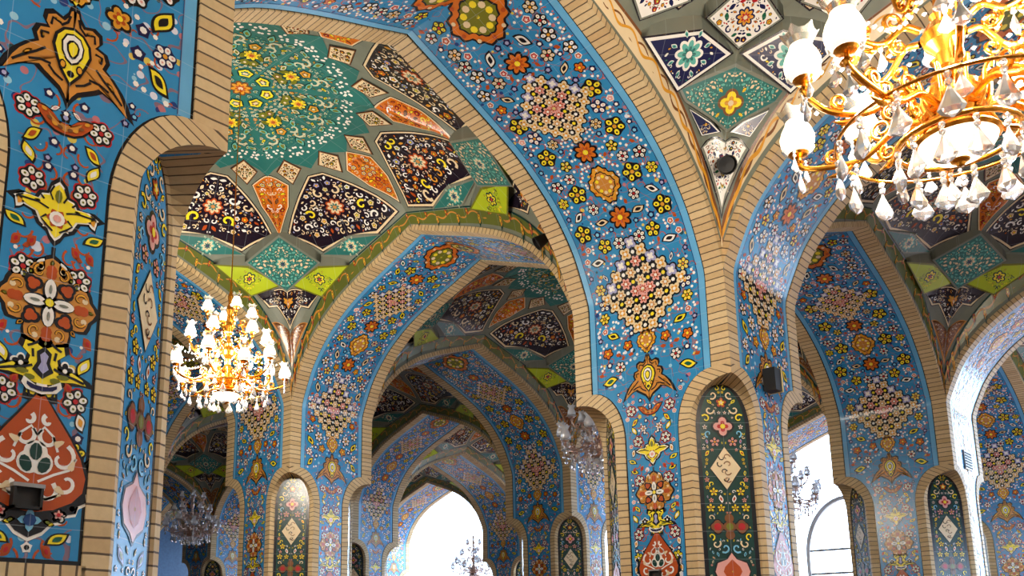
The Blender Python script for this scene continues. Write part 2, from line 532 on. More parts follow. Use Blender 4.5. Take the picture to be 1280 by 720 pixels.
def m_fan(A, y, s=1.0):
    O = [(0, .25), (.02, .24), (.03, .2), (.05, .17), (.095, .185), (.13, .165), (.135, .125), (.115, .095), (.16, .08), (.175, .04), (.16, .0), (.2, -.03), (.245, -.08),
         (.275, -.13), (.31, -.215), (.25, -.165), (.19, -.135), (.15, -.12), (.125, -.14), (.085, -.165), (.045, -.19), (.02, -.225), (0, -.27)]
    A.sym([(p[0] * 1.07, p[1] * 1.07) for p in O], 'black', 0, (0, y), s)
    A.sym([(p[0] * .95 - .002, p[1] * .95) for p in O], 'ochre', 1, (0, y), s)
    P = lambda pts: [(p[0] * s, y + p[1] * s) for p in pts]
    # veins of the wings and lobes
    for pts, c in (([(.12, -.02), (.16, -.06), (.21, -.1), (.26, -.15)], 'black'), ([(.09, -.09), (.14, -.09), (.19, -.11)], 'black'), ([(.06, .14), (.1, .15), (.105, .11)], 'black'),
                   ([(.11, .06), (.145, .055), (.14, .02)], 'black'), ([(.02, .2), (.03, .16), (.06, .13)], 'black'), ([(.03, -.15), (.07, -.13), (.1, -.1)], 'black')):
        A.line(P(pts), .012 * s, c, 2, True)
    A.leaf(.2 * s, y - .085 * s, .1 * s, .035 * s, -.85, 'yellow', 'gold', 'black', True)
    A.leaf(.075 * s, y + .15 * s, .05 * s, .026 * s, .6, 'yellow', 'gold', 'black', True)
    A.leaf(.14 * s, y + .04 * s, .05 * s, .026 * s, 1.2, 'yellow', 'gold', 'black', True)
    A.sym([(0, .145), (.05, .125), (.085, .08), (.095, .02), (.075, -.04), (.05, -.1), (0, -.17)], 'black', 3, (0, y), s)
    A.sym([(0, .128), (.042, .112), (.072, .072), (.08, .02), (.062, -.035), (.04, -.09), (0, -.148)], 'yellow', 4, (0, y), s)
    A.blob(.04 * s, y - .07 * s, lambda t: .022 * s, 'black', 5, 8, 0, .8, 1.2, True)
    A.blob(.04 * s, y - .07 * s, lambda t: .014 * s, 'gold', 6, 8, 0, .8, 1.2, True)
    A.sym([(0, .108), (.035, .095), (.055, .05), (.05, .0), (.03, -.04), (0, -.06)], 'black', 5, (0, y), s)
    A.sym([(0, .098), (.03, .086), (.047, .048), (.043, .003), (.024, -.033), (0, -.05)], 'white', 6, (0, y), s)
    A.sym([(0, .072), (.02, .062), (.031, .04), (.027, .006), (.014, -.02), (0, -.03)], 'black', 7, (0, y), s)
    A.sym([(0, .06), (.013, .052), (.022, .037), (.019, .01), (.009, -.01), (0, -.018)], 'yellow', 8, (0, y), s)
    A.blob(0, y - .105 * s, lambda t: .018 * s, 'black', 5, 8)
    A.leaf(0, y + .30 * s, .085 * s, .045 * s, PI / 2, 'yellow', 'gold', 'black')
    A.dot(0, y - .31 * s, .026 * s, 'navy', 'white')


def m_lattice(A, y, hx, hy):
    """cream and pink diamond medallion made of many blossoms"""
    A.patch(dense([(hx, y), (0, y + hy), (-hx, y), (0, y - hy)], .1), pc('black', 1), 0, (0, y))
    n = 5
    for i in range(n + 1):
        for j in range(n + 1):
            u, v = (i / n - .5) * 2, (j / n - .5) * 2
            x0, y0 = (u - v) / 2 * hx, y + (u + v) / 2 * hy
            edge = max(abs(u), abs(v)) > .9
            r = hx * .135 * (1.15 if edge else 1.0)
            k = (i * 7 + j * 3 + abs(i - j)) % 4
            if edge:
                A.flower(x0, y0, r * 1.22, 4, ('cream', 'gold', 'lilac', 'pink')[k], ('gold', 'cream', 'white', 'rust')[k], 'white', 'black', .78)
            else:
                A.flower(x0, y0, r * 1.28, 6, ('pink', 'lilac', 'cream', 'lilac')[k], ('rust', 'white', 'ochre', 'sky')[k], 'white', 'black', .2)
    for i in range(n):
        for j in range(n):
            u, v = ((i + .5) / n - .5) * 2, ((j + .5) / n - .5) * 2
            A.blob((u - v) / 2 * hx, y + (u + v) / 2 * hy, lambda t: hx * .05, ('white', 'yellow')[(i + j) % 2], 3, 6)
    A.flower(0, y, hx * .2, 8, 'pink', 'rust', 'yellow', 'black', 0)


def m_cartouche(A, y, hx, hy, c1='gold'):
    f = lambda k: (lambda a: k * (.82 + .18 * abs(math.cos(2 * a)) + .05 * math.cos(14 * a)))
    A.blob(0, y, f(1.0), 'black', 0, 56, 0, hx, hy)
    A.blob(0, y, f(.91), c1, 1, 56, 0, hx, hy)
    A.blob(0, y, f(.68), 'black', 2, 40, 0, hx, hy)
    A.blob(0, y, f(.62), 'olive' if hx > .25 else 'ochre', 3, 40, 0, hx, hy)
    for k in range(10):
        a = k * PI / 5
        A.blob(math.cos(a) * hx * .42, y + math.sin(a) * hy * .42, lambda t: hx * .11, ('cream', 'yellow')[k % 2], 4, 8)
        A.blob(math.cos(a + .3) * hx * .78, y + math.sin(a + .3) * hy * .78, lambda t: hx * .07, ('cream', 'rust')[k % 2], 4, 7)
    A.flower(0, y, hx * .26, 6, 'white', 'rust', 'yellow', 'black', 0)


def scatter(A, rng, xmax_fn, y0, y1, avoid, tries, scale=1.0, mixw=None):
    """random mirrored blossoms that keep clear of the big motifs (avoid: cx, cy, rx, ry) and of one another"""
    placed = []
    kinds = ['yf', 'leaf', 'wf', 'nd', 'rd', 'wd', 'bud', 'of', 'gl']
    rad = dict(yf=.112, leaf=.092, wf=.084, nd=.046, rd=.048, wd=.017, bud=.036, of=.078, gl=.066)
    order = ['yf'] * 8 + ['leaf'] * 6 + ['wf'] * 7 + ['of'] * 1 + ['nd'] * 8 + ['rd'] * 6 + ['bud'] * 3 + ['gl'] * 5 + ['wd'] * 4
    for t in range(tries):
        frac = t / tries
        k = rng.choice(order[:22] if frac < .25 else (order if frac < .45 else order[22:]))
        r = rad[k] * scale * rng.uniform(.85, 1.12)
        y = rng.uniform(y0 + r, y1 - r)
        xm = xmax_fn(y) - r
        if xm < r:
            continue
        x = rng.uniform(r * 1.02, xm)
        if any(((x - a[0]) / (a[2] + r)) ** 2 + ((y - a[1]) / (a[3] + r)) ** 2 < 1 for a in avoid):
            continue
        if any((x - p[0]) ** 2 + (y - p[1]) ** 2 < ((r + p[2]) * 1.04) ** 2 for p in placed):
            continue
        placed.append((x, y, r))
        rt = rng.uniform(0, 6.28)
        if k == 'yf':
            A.petal_flower(x, y, r, 5, 'yellow', rng.choice(['black', 'black', 'olive', 'brown']), rng.choice(['gold', 'rust']), 'black', rt, True)
        elif k == 'of':
            A.flower(x, y, r, 5, rng.choice(['orange', 'gold']), 'rust', 'yellow', 'black', rt, True)
        elif k == 'wf':
            A.petal_flower(x, y, r, rng.choice([5, 6]), rng.choice(['white', 'white', 'cream', 'yellow']), rng.choice(['pink', 'olive', 'lilac']),
                           rng.choice(['red', 'gold']), 'black' if rng.random() < .7 else 'navy', rt, True)
        elif k == 'leaf':
            A.leaf(x, y, r * 2.3, r * 1.15, rt, rng.choice(['yellow', 'white', 'yellow', 'cream']), rng.choice(['green', 'black', 'black']), 'black', True)
        elif k == 'gl':
            A.leaf(x, y, r * 2.2, r * .9, rt, rng.choice(['white', 'yellow']), 'navy', 'navy', True)
        elif k == 'nd':
            A.dot(x, y, r, 'navy', rng.choice(['white', 'sky', 'lilac']), True)
        elif k == 'rd':
            A.flower(x, y, r, 5, rng.choice(['red', 'pink', 'rust']), 'pink', 'white', 'white', rt, True, n=15)
        elif k == 'bud':
            A.leaf(x, y, r * 2, r * 1.3, rt, 'rust', 'rust', 'rust', True)
        else:
            A.blob(x, y, lambda t: r, 'white', 0, 6, mirror=True)
    # short curling stems between them
    for i in range(int(len(placed) * .9)):
        p = rng.choice(placed)
        a = rng.uniform(0, 6.28)
        A.scroll(p[0] + math.cos(a) * p[2] * 1.2, p[1] + math.sin(a) * p[2] * 1.2, p[2] * .8, a, .45, .012 * scale, 'rust', -1.5, True,
                 rng.choice([-1, 1]), 7)


# ------------------------------------------------------------------ the arch profile
KNOT = [(0, .49), (.004, .508), (.016, .536), (.034, .572), (.058, .604), (.095, .641), (.15, .679), (.20, .7035), (.25, .724), (.32, .750), (.375, .771)]


def profile(n=46):
    """list of (d, z) from the niche top to the apex, d scaled to half span 1"""
    P = [(0, .445)] + KNOT + [(.43, .7915)]
    out = [(0, Z_O), (0, EYE + .40 * L), (0, EYE + .445 * L)]
    sp = []
    for i in range(1, len(P) - 2):
        p0, p1, p2, p3 = (np.array(P[i + k]) for k in (-1, 0, 1, 2))
        for t in np.linspace(0, 1, 12, endpoint=False):
            sp.append(.5 * (2 * p1 + (p2 - p0) * t + (2 * p0 - 5 * p1 + 4 * p2 - p3) * t * t + (3 * p1 - p0 - 3 * p2 + p3) * t ** 3))
    sp.append(np.array(KNOT[-1]))
    sp = np.array(sp)
    ln = np.concatenate([[0], np.cumsum(np.hypot(*np.diff(sp, axis=0).T))])
    q = np.linspace(0, ln[-1], n)
    for a, b in zip(np.interp(q, ln, sp[:, 0]), np.interp(q, ln, sp[:, 1])):
        out.append((max(0, a / .375), EYE + b * L))
    return np.array(out)


PROF = profile()


class Profile:
    def __init__(self, half):
        self.half = half
        self.d = PROF[:, 0] * half
        self.z = PROF[:, 1]
        self.s = Z_O + np.concatenate([[0], np.cumsum(np.hypot(np.diff(self.d), np.diff(self.z)))])
        self.S = self.s[-1]
        td, tz = np.gradient(self.d, self.s), np.gradient(self.z, self.s)
        k = np.hypot(td, tz)
        self.nd, self.nz = tz / k, -td / k

    def at(self, s):
        f = lambda a: np.interp(s, self.s, a)
        d, z = f(self.d), f(self.z)
        below = s < Z_O
        z = np.where(below, s, z)
        return d, z, f(self.nd), f(self.nz)

    def s_of(self, frac):
        return float(np.interp(frac, self.d / self.half, self.s))


PU, PV = Profile(HU), Profile(HV)          # arches running along u and along v


def arch_height(t, half):
    """height of the arch line at distance t from the middle of a bay side"""
    d = np.clip(half - np.abs(t), 0, half) / half
    return np.interp(d, PROF[2:, 0], PROF[2:, 1])


# ------------------------------------------------------------------ arches
def build_arch(kind):
    """kind 'u': spans along X over a thickness WV; 'v': spans along Y over a thickness WU. Origin: middle of the span on the floor"""
    P = PU if kind == 'u' else PV
    w = (WV if kind == 'u' else WU) / 2

    def fn_half(sign):
        def fn(x, s, off):
            d, z, nd, nz = P.at(s)
            a = sign * (-P.half + d + nd * off)
            zz = z + nz * off
            return np.stack([a, x, zz], 1) if kind == 'u' else np.stack([x, a, zz], 1)
        return fn
    ss = list(P.s)
    # soffit panel, one half, mirrored over the apex
    mb = MB()
    lw, bw = .016, .075
    xs = [w - BW - lw - bw]
    xi = xs[0]
    cols = 12
    for i in range(cols):
        a, b = -xi + 2 * xi * i / cols, -xi + 2 * xi * (i + 1) / cols
        mb.strip([(a, s, 0) for s in ss], [(b, s, 0) for s in ss], pc('blue', 0.0))
    for sg in (-1, 1):
        e0, e1, e2 = sg * xi, sg * (xi + bw), sg * (xi + bw + lw)
        mb.strip([(e0, s, .0) for s in ss], [(e1, s, .0) for s in ss], pc('blue2'))
        mb.strip([(e0 - sg * .008, s, .002) for s in ss], [(e0, s, .002) for s in ss], pc('deep'))
        mb.strip([(e1, s, .0) for s in ss], [(e2 + sg * .01, s, .0) for s in ss], pc('black'))
    A = Art(mb, 1)
    sp = lambda d: P.s_of(d / .375)
    z_d1 = EYE + .507 * L
    k = 1.0 if kind == 'u' else .9
    m_lattice(A, z_d1 - .05, .50 * k, .56)
    m_fan(A, EYE + .366 * L, 1.08)
    s1, s2, s3, s4, s5, s6, s7 = sp(.05), sp(.082), sp(.13), sp(.198), sp(.272), sp(.352), P.S - .12
    z_f = EYE + .425 * L
    m_cartouche(A, z_f - .02, .13, .16)
    A.flower(0, s1 + .02, .15, 8, 'orange', 'rust', 'yellow', 'black', 0)
    m_cartouche(A, s2 + .06, .20, .24)
    A.flower(0, s3, .15, 8, 'orange', 'rust', 'yellow', 'black', 0)
    m_lattice(A, s4, .42 * k, .44)
    A.flower(0, s5, .15, 8, 'orange', 'rust', 'yellow', 'black', 0)
    m_cartouche(A, s6 - .06, .36 * k, .34, 'orange')
    avoid = [(0, z_d1 - .05, .44 * k, .5), (0, EYE + .366 * L, .33, .3), (0, s1 + .02, .15, .15), (0, s2 + .06, .2, .24), (0, s3, .15, .15),
             (0, s4, .36 * k, .4), (0, s5, .15, .15), (0, s6 - .06, .36, .34), (0, z_f - .02, .13, .16)]
    scatter(A, random.Random(11 if kind == 'u' else 5), lambda y: xi - .02, Z_O, P.S - .02, avoid, 9000)
    # mirrored second half: same art, opposite sign
    tot = MB()
    V1 = fn_half(1)(*np.array(mb.v).T)
    V2 = fn_half(-1)(*np.array(mb.v).T)
    n = len(mb.v)
    tot.v = [tuple(p) for p in V1] + [tuple(p) for p in V2]
    tot.uv = mb.uv + mb.uv
    tot.f = mb.f + [tuple(i + n for i in f) for f in mb.f]
    tot.c = mb.c + mb.c
    tot.m = mb.m + mb.m
    root = empty('pointed_arch')
    tot.build('soffit_panel', TILE, parent=root)
    for sg in (-1, 1):
        e = MB()
        for h in (1, -1):
            hb = MB()
            x0, x1 = sg * (w + PROUD), sg * (w - BW)
            fine = list(np.interp(np.linspace(0, 1, 70), np.linspace(0, 1, len(ss)), ss))
            U = lambda v: [(s, v) for s in fine]
            one = (1, 1, 1, 1)
            hb.strip([(x0, s, PROUD) for s in fine], [(x1, s, PROUD) for s in fine], one, 0, U(0), U(.2))
            hb.strip([(x1, s, PROUD) for s in fine], [(x1, s, -.004) for s in fine], one, 0, U(.2), U(.21))
            up_ = [s for s in fine if s > EYE + .488 * L]
            hb.strip([(x0, s, PROUD) for s in up_], [(x0, s, -.07) for s in up_], one, 0, [(s, 0) for s in up_], [(s, .07) for s in up_])
            V = fn_half(h)(*np.array(hb.v).T)
            n0 = len(e.v)
            e.v += [tuple(p) for p in V]
            e.uv += hb.uv
            e.f += [tuple(i + n0 for i in f) for f in hb.f]
            e.c += hb.c
            e.m += hb.m
        e.build('brick_edging', BRICK, parent=root)
    return root


# ------------------------------------------------------------------ piers
def quarter(o0, z0, o1, z1, n=14):
    """curve offsets from the corner: straight up to z0, then a quarter ellipse to (o1, z1)"""
    out = []
    for i in range(n + 1):
        a = PI / 2 * i / n
        out.append((o1 + (o0 - o1) * math.cos(a) ** 1.0, z0 + (z1 - z0) * math.sin(a)))
    return out


OUTER = [(OFF_O, Z_D - .09), (OFF_O, Z_D + .8)] + quarter(OFF_O, Z_1, BW, Z_O)
INNER = [(OFF_I, Z_D - .09), (OFF_I, Z_D + .8)] + quarter(OFF_I, Z_1 + .02, 0.0, Z_A)
PANEL = [(PANEL_H, Z_D - .09), (PANEL_H, Z_D + .8)] + [(PANEL_H * math.cos(PI / 2 * i / 14) ** .9, Z_1 + (Z_A - .02 - Z_1) * math.sin(PI / 2 * i / 14)) for i in range(15)]


def face_panel(half):
    """blue tile panel of one pier face, seen front on: x to the right, y up; it stops at the niche surrounds"""
    mb = MB()
    oz = [p[1] for p in OUTER]
    oo = [p[0] for p in OUTER]
    hw = lambda z: half - float(np.interp(z, oz, oo))
    zs = list(np.linspace(Z_D, Z_1, 14)) + [p[1] for p in OUTER[3:]]
    lw, bw = .016, .04
    for i in range(8):
        f0, f1 = -1 + 2 * i / 8, -1 + 2 * (i + 1) / 8
        mb.strip([((hw(z) - .004) * f0, z, 0) for z in zs], [((hw(z) - .004) * f1, z, 0) for z in zs], pc('blue', 0))
    for sg in (-1, 1):
        mb.strip([(sg * (hw(z) + .01), z, .002) for z in zs], [(sg * (hw(z) - lw), z, .002) for z in zs], pc('black'))
        mb.strip([(sg * (hw(z) - lw), z, .002) for z in zs], [(sg * (hw(z) - lw - bw), z, .002) for z in zs], pc('blue'))
    mb.strip([(-hw(Z_D), Z_D, .003), (hw(Z_D), Z_D, .003)], [(-hw(Z_D), Z_D + .025, .003), (hw(Z_D), Z_D + .025, .003)], pc('black'))
    A = Art(mb, 1)
    y = [2.40, 2.86, 3.12, 3.66, 4.14]
    m_vase(A, y[0])
    m_palmette(A, 2.88 - .02)
    m_rosette(A, 3.18, .95)
    m_lily(A, y[3], .85)
    m_boat(A, y[4], .62)
    # connecting stem
    A.line([(0, 3.43), (0, 3.47)], .02, 'black', 0)
    A.line([(0, 2.98), (0, 3.02)], .02, 'black', 0)
    avoid = [(0, y[0] - .02, .27, .36), (0, y[1], .22, .19), (0, 3.2, .22, .25), (0, y[3], .25, .2), (0, y[4], .25, .15), (0, Z_O, .3, .22)]
    W_ = .285                              # the motif positions are for this half width
    sx = min(1.25, (half - OFF_O) / W_)
    for dx, z, kd in ((.145, 3.79, 'f'), (.15, 3.33, 'f'), (.185, 2.72, 'f'), (.20, 2.46, 'y'), (.18, 3.92, 'l1'), (.215, 3.56, 'l2'), (.20, 3.66, 'b'), (.06, 3.36, 'b'),
                      (.17, 4.02, 'l3'), (.215, 2.90, 'l1'), (.115, 2.86, 's'), (.125, 2.52, 's'), (.22, 2.62, 'b'), (.15, 2.05, 'l2'), (.215, 2.20, 'n'), (.05, 4.02, 'n'),
                      (.12, 3.47, 'r'), (.225, 3.02, 'r'), (.14, 2.78, 'r'), (.2, 3.46, 'r'), (.07, 3.88, 'n'), (.205, 4.16, 'f'), (.1, 4.27, 'n'), (.23, 2.33, 'b'),
                      (.1, 1.99, 'r'), (.215, 2.54, 'n')):
        x = dx * sx
        if kd == 'f':
            A.petal_flower(x, z, .066, 6, 'white', 'olive', 'red', 'black', .3, True)
            A.blob(x, z, lambda t: .075 * (.82 + .18 * abs(math.cos(3 * t))), 'red', -.6, 24, .3, mirror=True)
        elif kd == 'y':
            A.petal_flower(x, z, .062, 6, 'yellow', 'olive', 'white', 'black', .3, True)
        elif kd in ('l1', 'l2', 'l3'):
            A.leaf(x, z, .13, .062, dict(l1=1.1, l2=.5, l3=2.4)[kd], 'yellow', dict(l1='white', l2='green', l3='rust')[kd], 'black', True)
        elif kd == 'b':
            A.leaf(x, z, .11, .06, 1.9, 'white', 'gold', 'black', True)
        elif kd == 's':
            A.blob(x, z, lambda t: .05 * (.7 + .3 * abs(math.cos(2.5 * t))), 'white', 0, 30, .3, mirror=True)
            A.blob(x, z, lambda t: .04 * (.6 + .4 * abs(math.cos(2.5 * t))), 'black', 1, 30, .3, mirror=True)
            A.blob(x, z, lambda t: .012, 'white', 2, 7, mirror=True)
        elif kd == 'n':
            A.dot(x, z, .032, 'navy', 'white', True)
        else:
            A.leaf(x, z, .075, .045, 2.2, 'rust', 'red', 'rust', True)
        A.scroll(x * .85, z - .05, .06, 1.0 + dx * 9, .4, .012, 'rust', -1.2, True, 1, 8)
    scatter(A, random.Random(3), lambda z: hw(z) - .045, Z_D + .03, Z_O - .02, avoid + [(dx * sx, z, .06, .06) for dx, z in
            ((.145, 3.79), (.15, 3.33), (.185, 2.72), (.20, 2.46), (.18, 3.92), (.215, 3.56), (.20, 3.66), (.06, 3.36), (.17, 4.02), (.215, 2.90), (.115, 2.86), (.125, 2.52),
             (.22, 2.62), (.15, 2.05), (.215, 2.20), (.205, 4.16), (.18, 4.4), (.25, 4.33))], 900, .6)
    # small fixed blossoms beside the palmette, as a mirrored pair
    dado = MB()
    one = (1, 1, 1, 1)
    hwD = half - OFF_O + .02
    xs_ = np.linspace(-hwD, hwD, 12)
    dado.strip([(x, 0, .0) for x in xs_], [(x, Z_D - .09, .0) for x in xs_], one, 0, [(x, 0) for x in xs_], [(x, 2) for x in xs_])
    dado.strip([(x, Z_D - .09, PROUD) for x in xs_], [(x, Z_D + .004, PROUD) for x in xs_], one, 0, [(x, 0) for x in xs_], [(x, .1) for x in xs_])
    return mb, dado


def niche_surround():
    """brick frame of one chamfered corner, in the frame of the corner: left face along +Y, right face along +X (corner at 0,0, outside at -,-)"""
    mb = MB()
    one = (1, 1, 1, 1)
    e = PROUD
    arc = [0]
    for a, b in zip(OUTER, OUTER[1:]):
        arc.append(arc[-1] + math.hypot(a[0] - b[0], a[1] - b[1]))
    # resample so that the bricks bend evenly
    n = 40
    q = np.linspace(0, arc[-1], n)
    R = lambda C: list(zip(np.interp(q, arc, [p[0] for p in C]), np.interp(q, arc, [p[1] for p in C])))
    O, I, Q = R(OUTER), R(INNER), R(PANEL)
    U = lambda v: [(t, v) for t in q]
    c = OFF_I / 2
    k = 1 / math.sqrt(2)
    rec = .02
    for side in (0, 1):
        def face(o, z, off):
            return (o - (0 if o > 1e-6 else off), -off, z) if side else (-off, o - (0 if o > 1e-6 else off), z)
        mb.strip([face(o, z, e) for o, z in O], [face(o, z, e) for o, z in I], one, 0, U(0), U(.13))
        mb.strip([face(o, z, e) for o, z in O], [face(o, z, -.004) for o, z in O], one, 0, U(0), U(.01))
        # head piece between the curve's end and the corner
        mb.strip([face(BW, Z_O, e), face(BW, Z_O + .001, e)], [face(0, Z_A, e), face(0, Z_O, e)], one, 0, [(arc[-1], 0), (arc[-1] + .07, 0)],
                 [(arc[-1], .2), (arc[-1] + .07, .2)])
        sgn = 1 if side else -1
        pan = [(c + sgn * k * w + k * rec, c - sgn * k * w + k * rec, z) for w, z in Q]
        mid = [(c + sgn * k * (w + .015), c - sgn * k * (w + .015), z + (.0 if w > .02 else .0)) for w, z in Q]
        mb.strip([face(o, z, e) for o, z in I], mid, one, 0, U(0), U(.12))
        mb.strip(mid, pan, (1, 1, 1, 1), 0, U(0), U(.02))
    # plinth below, brick on the chamfer
    x0, x1 = OFF_O, 0
    A_ = [(0, OFF_O, 0), (0, OFF_I, 0), (OFF_I, 0, 0), (OFF_O, 0, 0)]
    B_ = [(p[0], p[1], Z_D - .09) for p in A_]
    uu = [(0, 0), (.2, 0), (.9, 0), (1.1, 0)]
    mb.strip([(p[0] - e * (p[0] < .01), p[1] - e * (p[1] < .01), 0) for p in A_], [(p[0] - e * (p[0] < .01), p[1] - e * (p[1] < .01), p[2]) for p in B_], one, 0, uu, [(u[0], 2) for u in uu])
    return mb


def niche_panel(bgc='dgreen'):
    """dark green tile panel of a niche; x across, y = height"""
    mb = MB()
    n = 40
    C = PANEL
    zs = list(np.linspace(Z_D - .09, Z_1, 16)) + [p[1] for p in C[3:]]
    hw = lambda z: float(np.interp(z, [p[1] for p in C], [p[0] for p in C]))
    for i in range(6):
        f0, f1 = -1 + i / 3, -1 + (i + 1) / 3
        mb.strip([(hw(z) * f0, z, 0) for z in zs], [(hw(z) * f1, z, 0) for z in zs], pc(bgc))
    for sg in (-1, 1):
        mb.strip([(sg * hw(z), z, .001) for z in zs], [(sg * max(0, hw(z) - .045), z - (.05 if hw(z) < .05 else 0), .001) for z in zs], pc('black'))
    A = Art(mb, 1)
    yd, yf, yc, yr = 3.39, 3.86, 2.75, 2.27
    s = 1
    A.patch(dense([(.175, yd), (0, yd + .25), (-.175, yd), (0, yd - .25)], .1), 'black', 1, (0, yd))
    A.patch(dense([(.165, yd), (0, yd + .235), (-.165, yd), (0, yd - .235)], .1), 'cream', 2, (0, yd))
    rng = random.Random(8)
    for k in range(4):
        A.scroll(rng.uniform(.0, .06), yd + (k - 1.5) * .08, .045, rng.uniform(0, 6), .7, .012, 'brown', 3, False, rng.choice([-1, 1]), 8)
        A.scroll(-rng.uniform(.0, .06), yd + (k - 1.5) * .08, .04, rng.uniform(0, 6), .6, .012, 'dark', 3, False, rng.choice([-1, 1]), 8)
    A.flower(0, yf, .13, 4, 'pink', 'red', 'yellow', 'black', 0)
    A.flower(0, yf + .27, .07, 5, 'rust', 'yellow', 'cream', 'black', .2)
    for dx in (-.13, 0, .13):
        A.blob(dx, yc, lambda t: .085 * (.8 + .2 * abs(math.cos(2 * t))), 'black', 1, 24, 0)
        A.blob(dx, yc, lambda t: .072 * (.8 + .2 * abs(math.cos(2 * t))), 'brown', 2, 24, 0)
        A.blob(dx, yc, lambda t: .04, 'red' if dx else 'olive', 3, 10, 0)
    A.blob(0, yc + .09, lambda t: .05, 'brown', 2, 12)
    A.blob(0, yc - .09, lambda t: .05, 'brown', 2, 12)
    A.sym([(0, .22), (.06, .14), (.17, .1), (.2, .0), (.16, -.1), (.06, -.15), (0, -.2)], 'black', 1, (0, yr))
    A.sym([(0, .2), (.05, .13), (.155, .09), (.185, .0), (.15, -.09), (.05, -.13), (0, -.18)], 'pink', 2, (0, yr))
    A.sym([(0, .13), (.08, .05), (.1, 0), (.06, -.07), (0, -.1)], 'rust', 3, (0, yr))
    A.flower(0, yr, .055, 5, 'green', 'cream', 'yellow', 'black', 0)
    # mirrored scrolls and leaves
    avoid = [(0, yd, .17, .24), (0, yf, .13, .13), (0, yc, .2, .13), (0, yr, .2, .2), (0, yf + .27, .07, .07)]
    placed = []
    for t in range(3200):
        y = rng.uniform(Z_D, Z_A - .06)
        r = rng.uniform(.05, .078) if t < 500 else (rng.uniform(.03, .05) if t < 1400 else rng.uniform(.014, .028))
        xm = hw(y) - .05 - r
        if xm < r:
            continue
        x = rng.uniform(r, xm)
        if any(((x - a[0]) / (a[2] + r)) ** 2 + ((y - a[1]) / (a[3] + r)) ** 2 < 1 for a in avoid):
            continue
        if any(math.hypot(x - p[0], y - p[1]) < (r + p[2]) * .95 for p in placed):
            continue
        placed.append((x, y, r))
        k = rng.random()
        if k < .3:
            A.scroll(x, y, r, rng.uniform(0, 6), .85, r * .38, rng.choice(['cream', 'white', 'sky', 'yellow']), 1, True, rng.choice([-1, 1]), 9, 'black')
        elif k < .75:
            A.leaf(x, y, r * 2.2, r * 1.1, rng.uniform(.6, 2.4), rng.choice(['yellow', 'white', 'sky', 'cream', 'lilac']), rng.choice(['teal', 'olive', 'rust']), 'black', True)
        else:
            A.petal_flower(x, y, r, 5, rng.choice(['white', 'pink', 'yellow']), 'rust', 'gold', 'black', .3, True)
    return mb


NICHE_BLUE = []


def build_pier():
    root = empty('pier')
    for half, faces in ((WV / 2, ((-1, 0), (1, 0))), (WU / 2, ((0, -1), (0, 1)))):
        art, dado = face_panel(half)
        for (fu, fv) in faces:
            def fn(x, z, off, fu=fu, fv=fv):
                if fv:
                    return np.stack([-fv * x, fv * (WV / 2 + off), z], 1)
                return np.stack([fu * (WU / 2 + off), fu * x, z], 1)
            p = art.build('tile_panel', TILE, fn, parent=root)
            dado.build('brick_dado', BRICK, fn, smooth=False, parent=root)
    sur = niche_surround()
    nich = niche_panel()
    so = sur.build('niche_surround', [BRICK, BLACK], None, smooth=False, link=False)
    c = OFF_I / 2
    k = 1 / math.sqrt(2)
    rec = .02

    def fnp(x, z, off):
        d = c + k * (rec - off)
        return np.stack([d + k * x, d - k * x, z], 1)
    no = nich.build('niche_panel', TILE, fnp, link=False)
    NICHE_BLUE.append(niche_panel('blue').build('niche_panel', TILE, fnp, link=False).data)
    for (su, sv), rz in (((-1, -1), 0), ((1, -1), PI / 2), ((1, 1), PI), ((-1, 1), -PI / 2)):
        for src in (so, no):
            o = src.copy()
            COL.objects.link(o)
            o.parent = root
            o.location = (su * WU / 2, sv * WV / 2, 0)
            o.rotation_euler = (0, 0, rz)
    return root


# ------------------------------------------------------------------ vaults
ZC = EYE + .89 * L


def vault_z(x, y):
    ax, ay = np.abs(x) / HU, np.abs(y) / HV
    q = np.maximum(np.maximum(ax, ay), 1e-6)
    bx, by = x / q, y / q
    z0 = np.where(ax >= ay, arch_height(by, HV), arch_height(bx, HU))
    qq = np.clip(q, 0, 1)
    return z0 + (ZC - z0) * np.sqrt(np.maximum(0, 1 - qq * qq))


def vault_fn(x, y, off):
    h = .01
    gx = (vault_z(x + h, y) - vault_z(x - h, y)) / (2 * h)
    gy = (vault_z(x, y + h) - vault_z(x, y - h)) / (2 * h)
    n = np.sqrt(gx * gx + gy * gy + 1)
    z = vault_z(x, y)
    return np.stack([x + off * gx / n, y + off * gy / n, z - off / n], 1)


SX, SY = HU / .381, HV / .381               # the design is drawn for a square bay with half side .381 (pitch 1)


def pol(r, a):
    a = math.radians(a)
    return (r * math.cos(a) * SX, r * math.sin(a) * SY)


def inset(poly, d):
    """move a polygon's edges inwards (counter-clockwise or clockwise)"""
    n = len(poly)
    ar = sum(poly[i][0] * poly[(i + 1) % n][1] - poly[(i + 1) % n][0] * poly[i][1] for i in range(n))
    sg = 1 if ar > 0 else -1
    out = []
    for i in range(n):
        p0, p1, p2 = poly[i - 1], poly[i], poly[(i + 1) % n]
        e1 = (p1[0] - p0[0], p1[1] - p0[1])
        e2 = (p2[0] - p1[0], p2[1] - p1[1])
        l1, l2 = math.hypot(*e1) or 1e-9, math.hypot(*e2) or 1e-9
        n1 = (-e1[1] / l1 * sg, e1[0] / l1 * sg)
        n2 = (-e2[1] / l2 * sg, e2[0] / l2 * sg)
        b = (n1[0] + n2[0], n1[1] + n2[1])
        k = 1 + n1[0] * n2[0] + n1[1] * n2[1]
        k = max(k, .35)
        out.append((p1[0] + b[0] / k * d, p1[1] + b[1] / k * d))
    return out


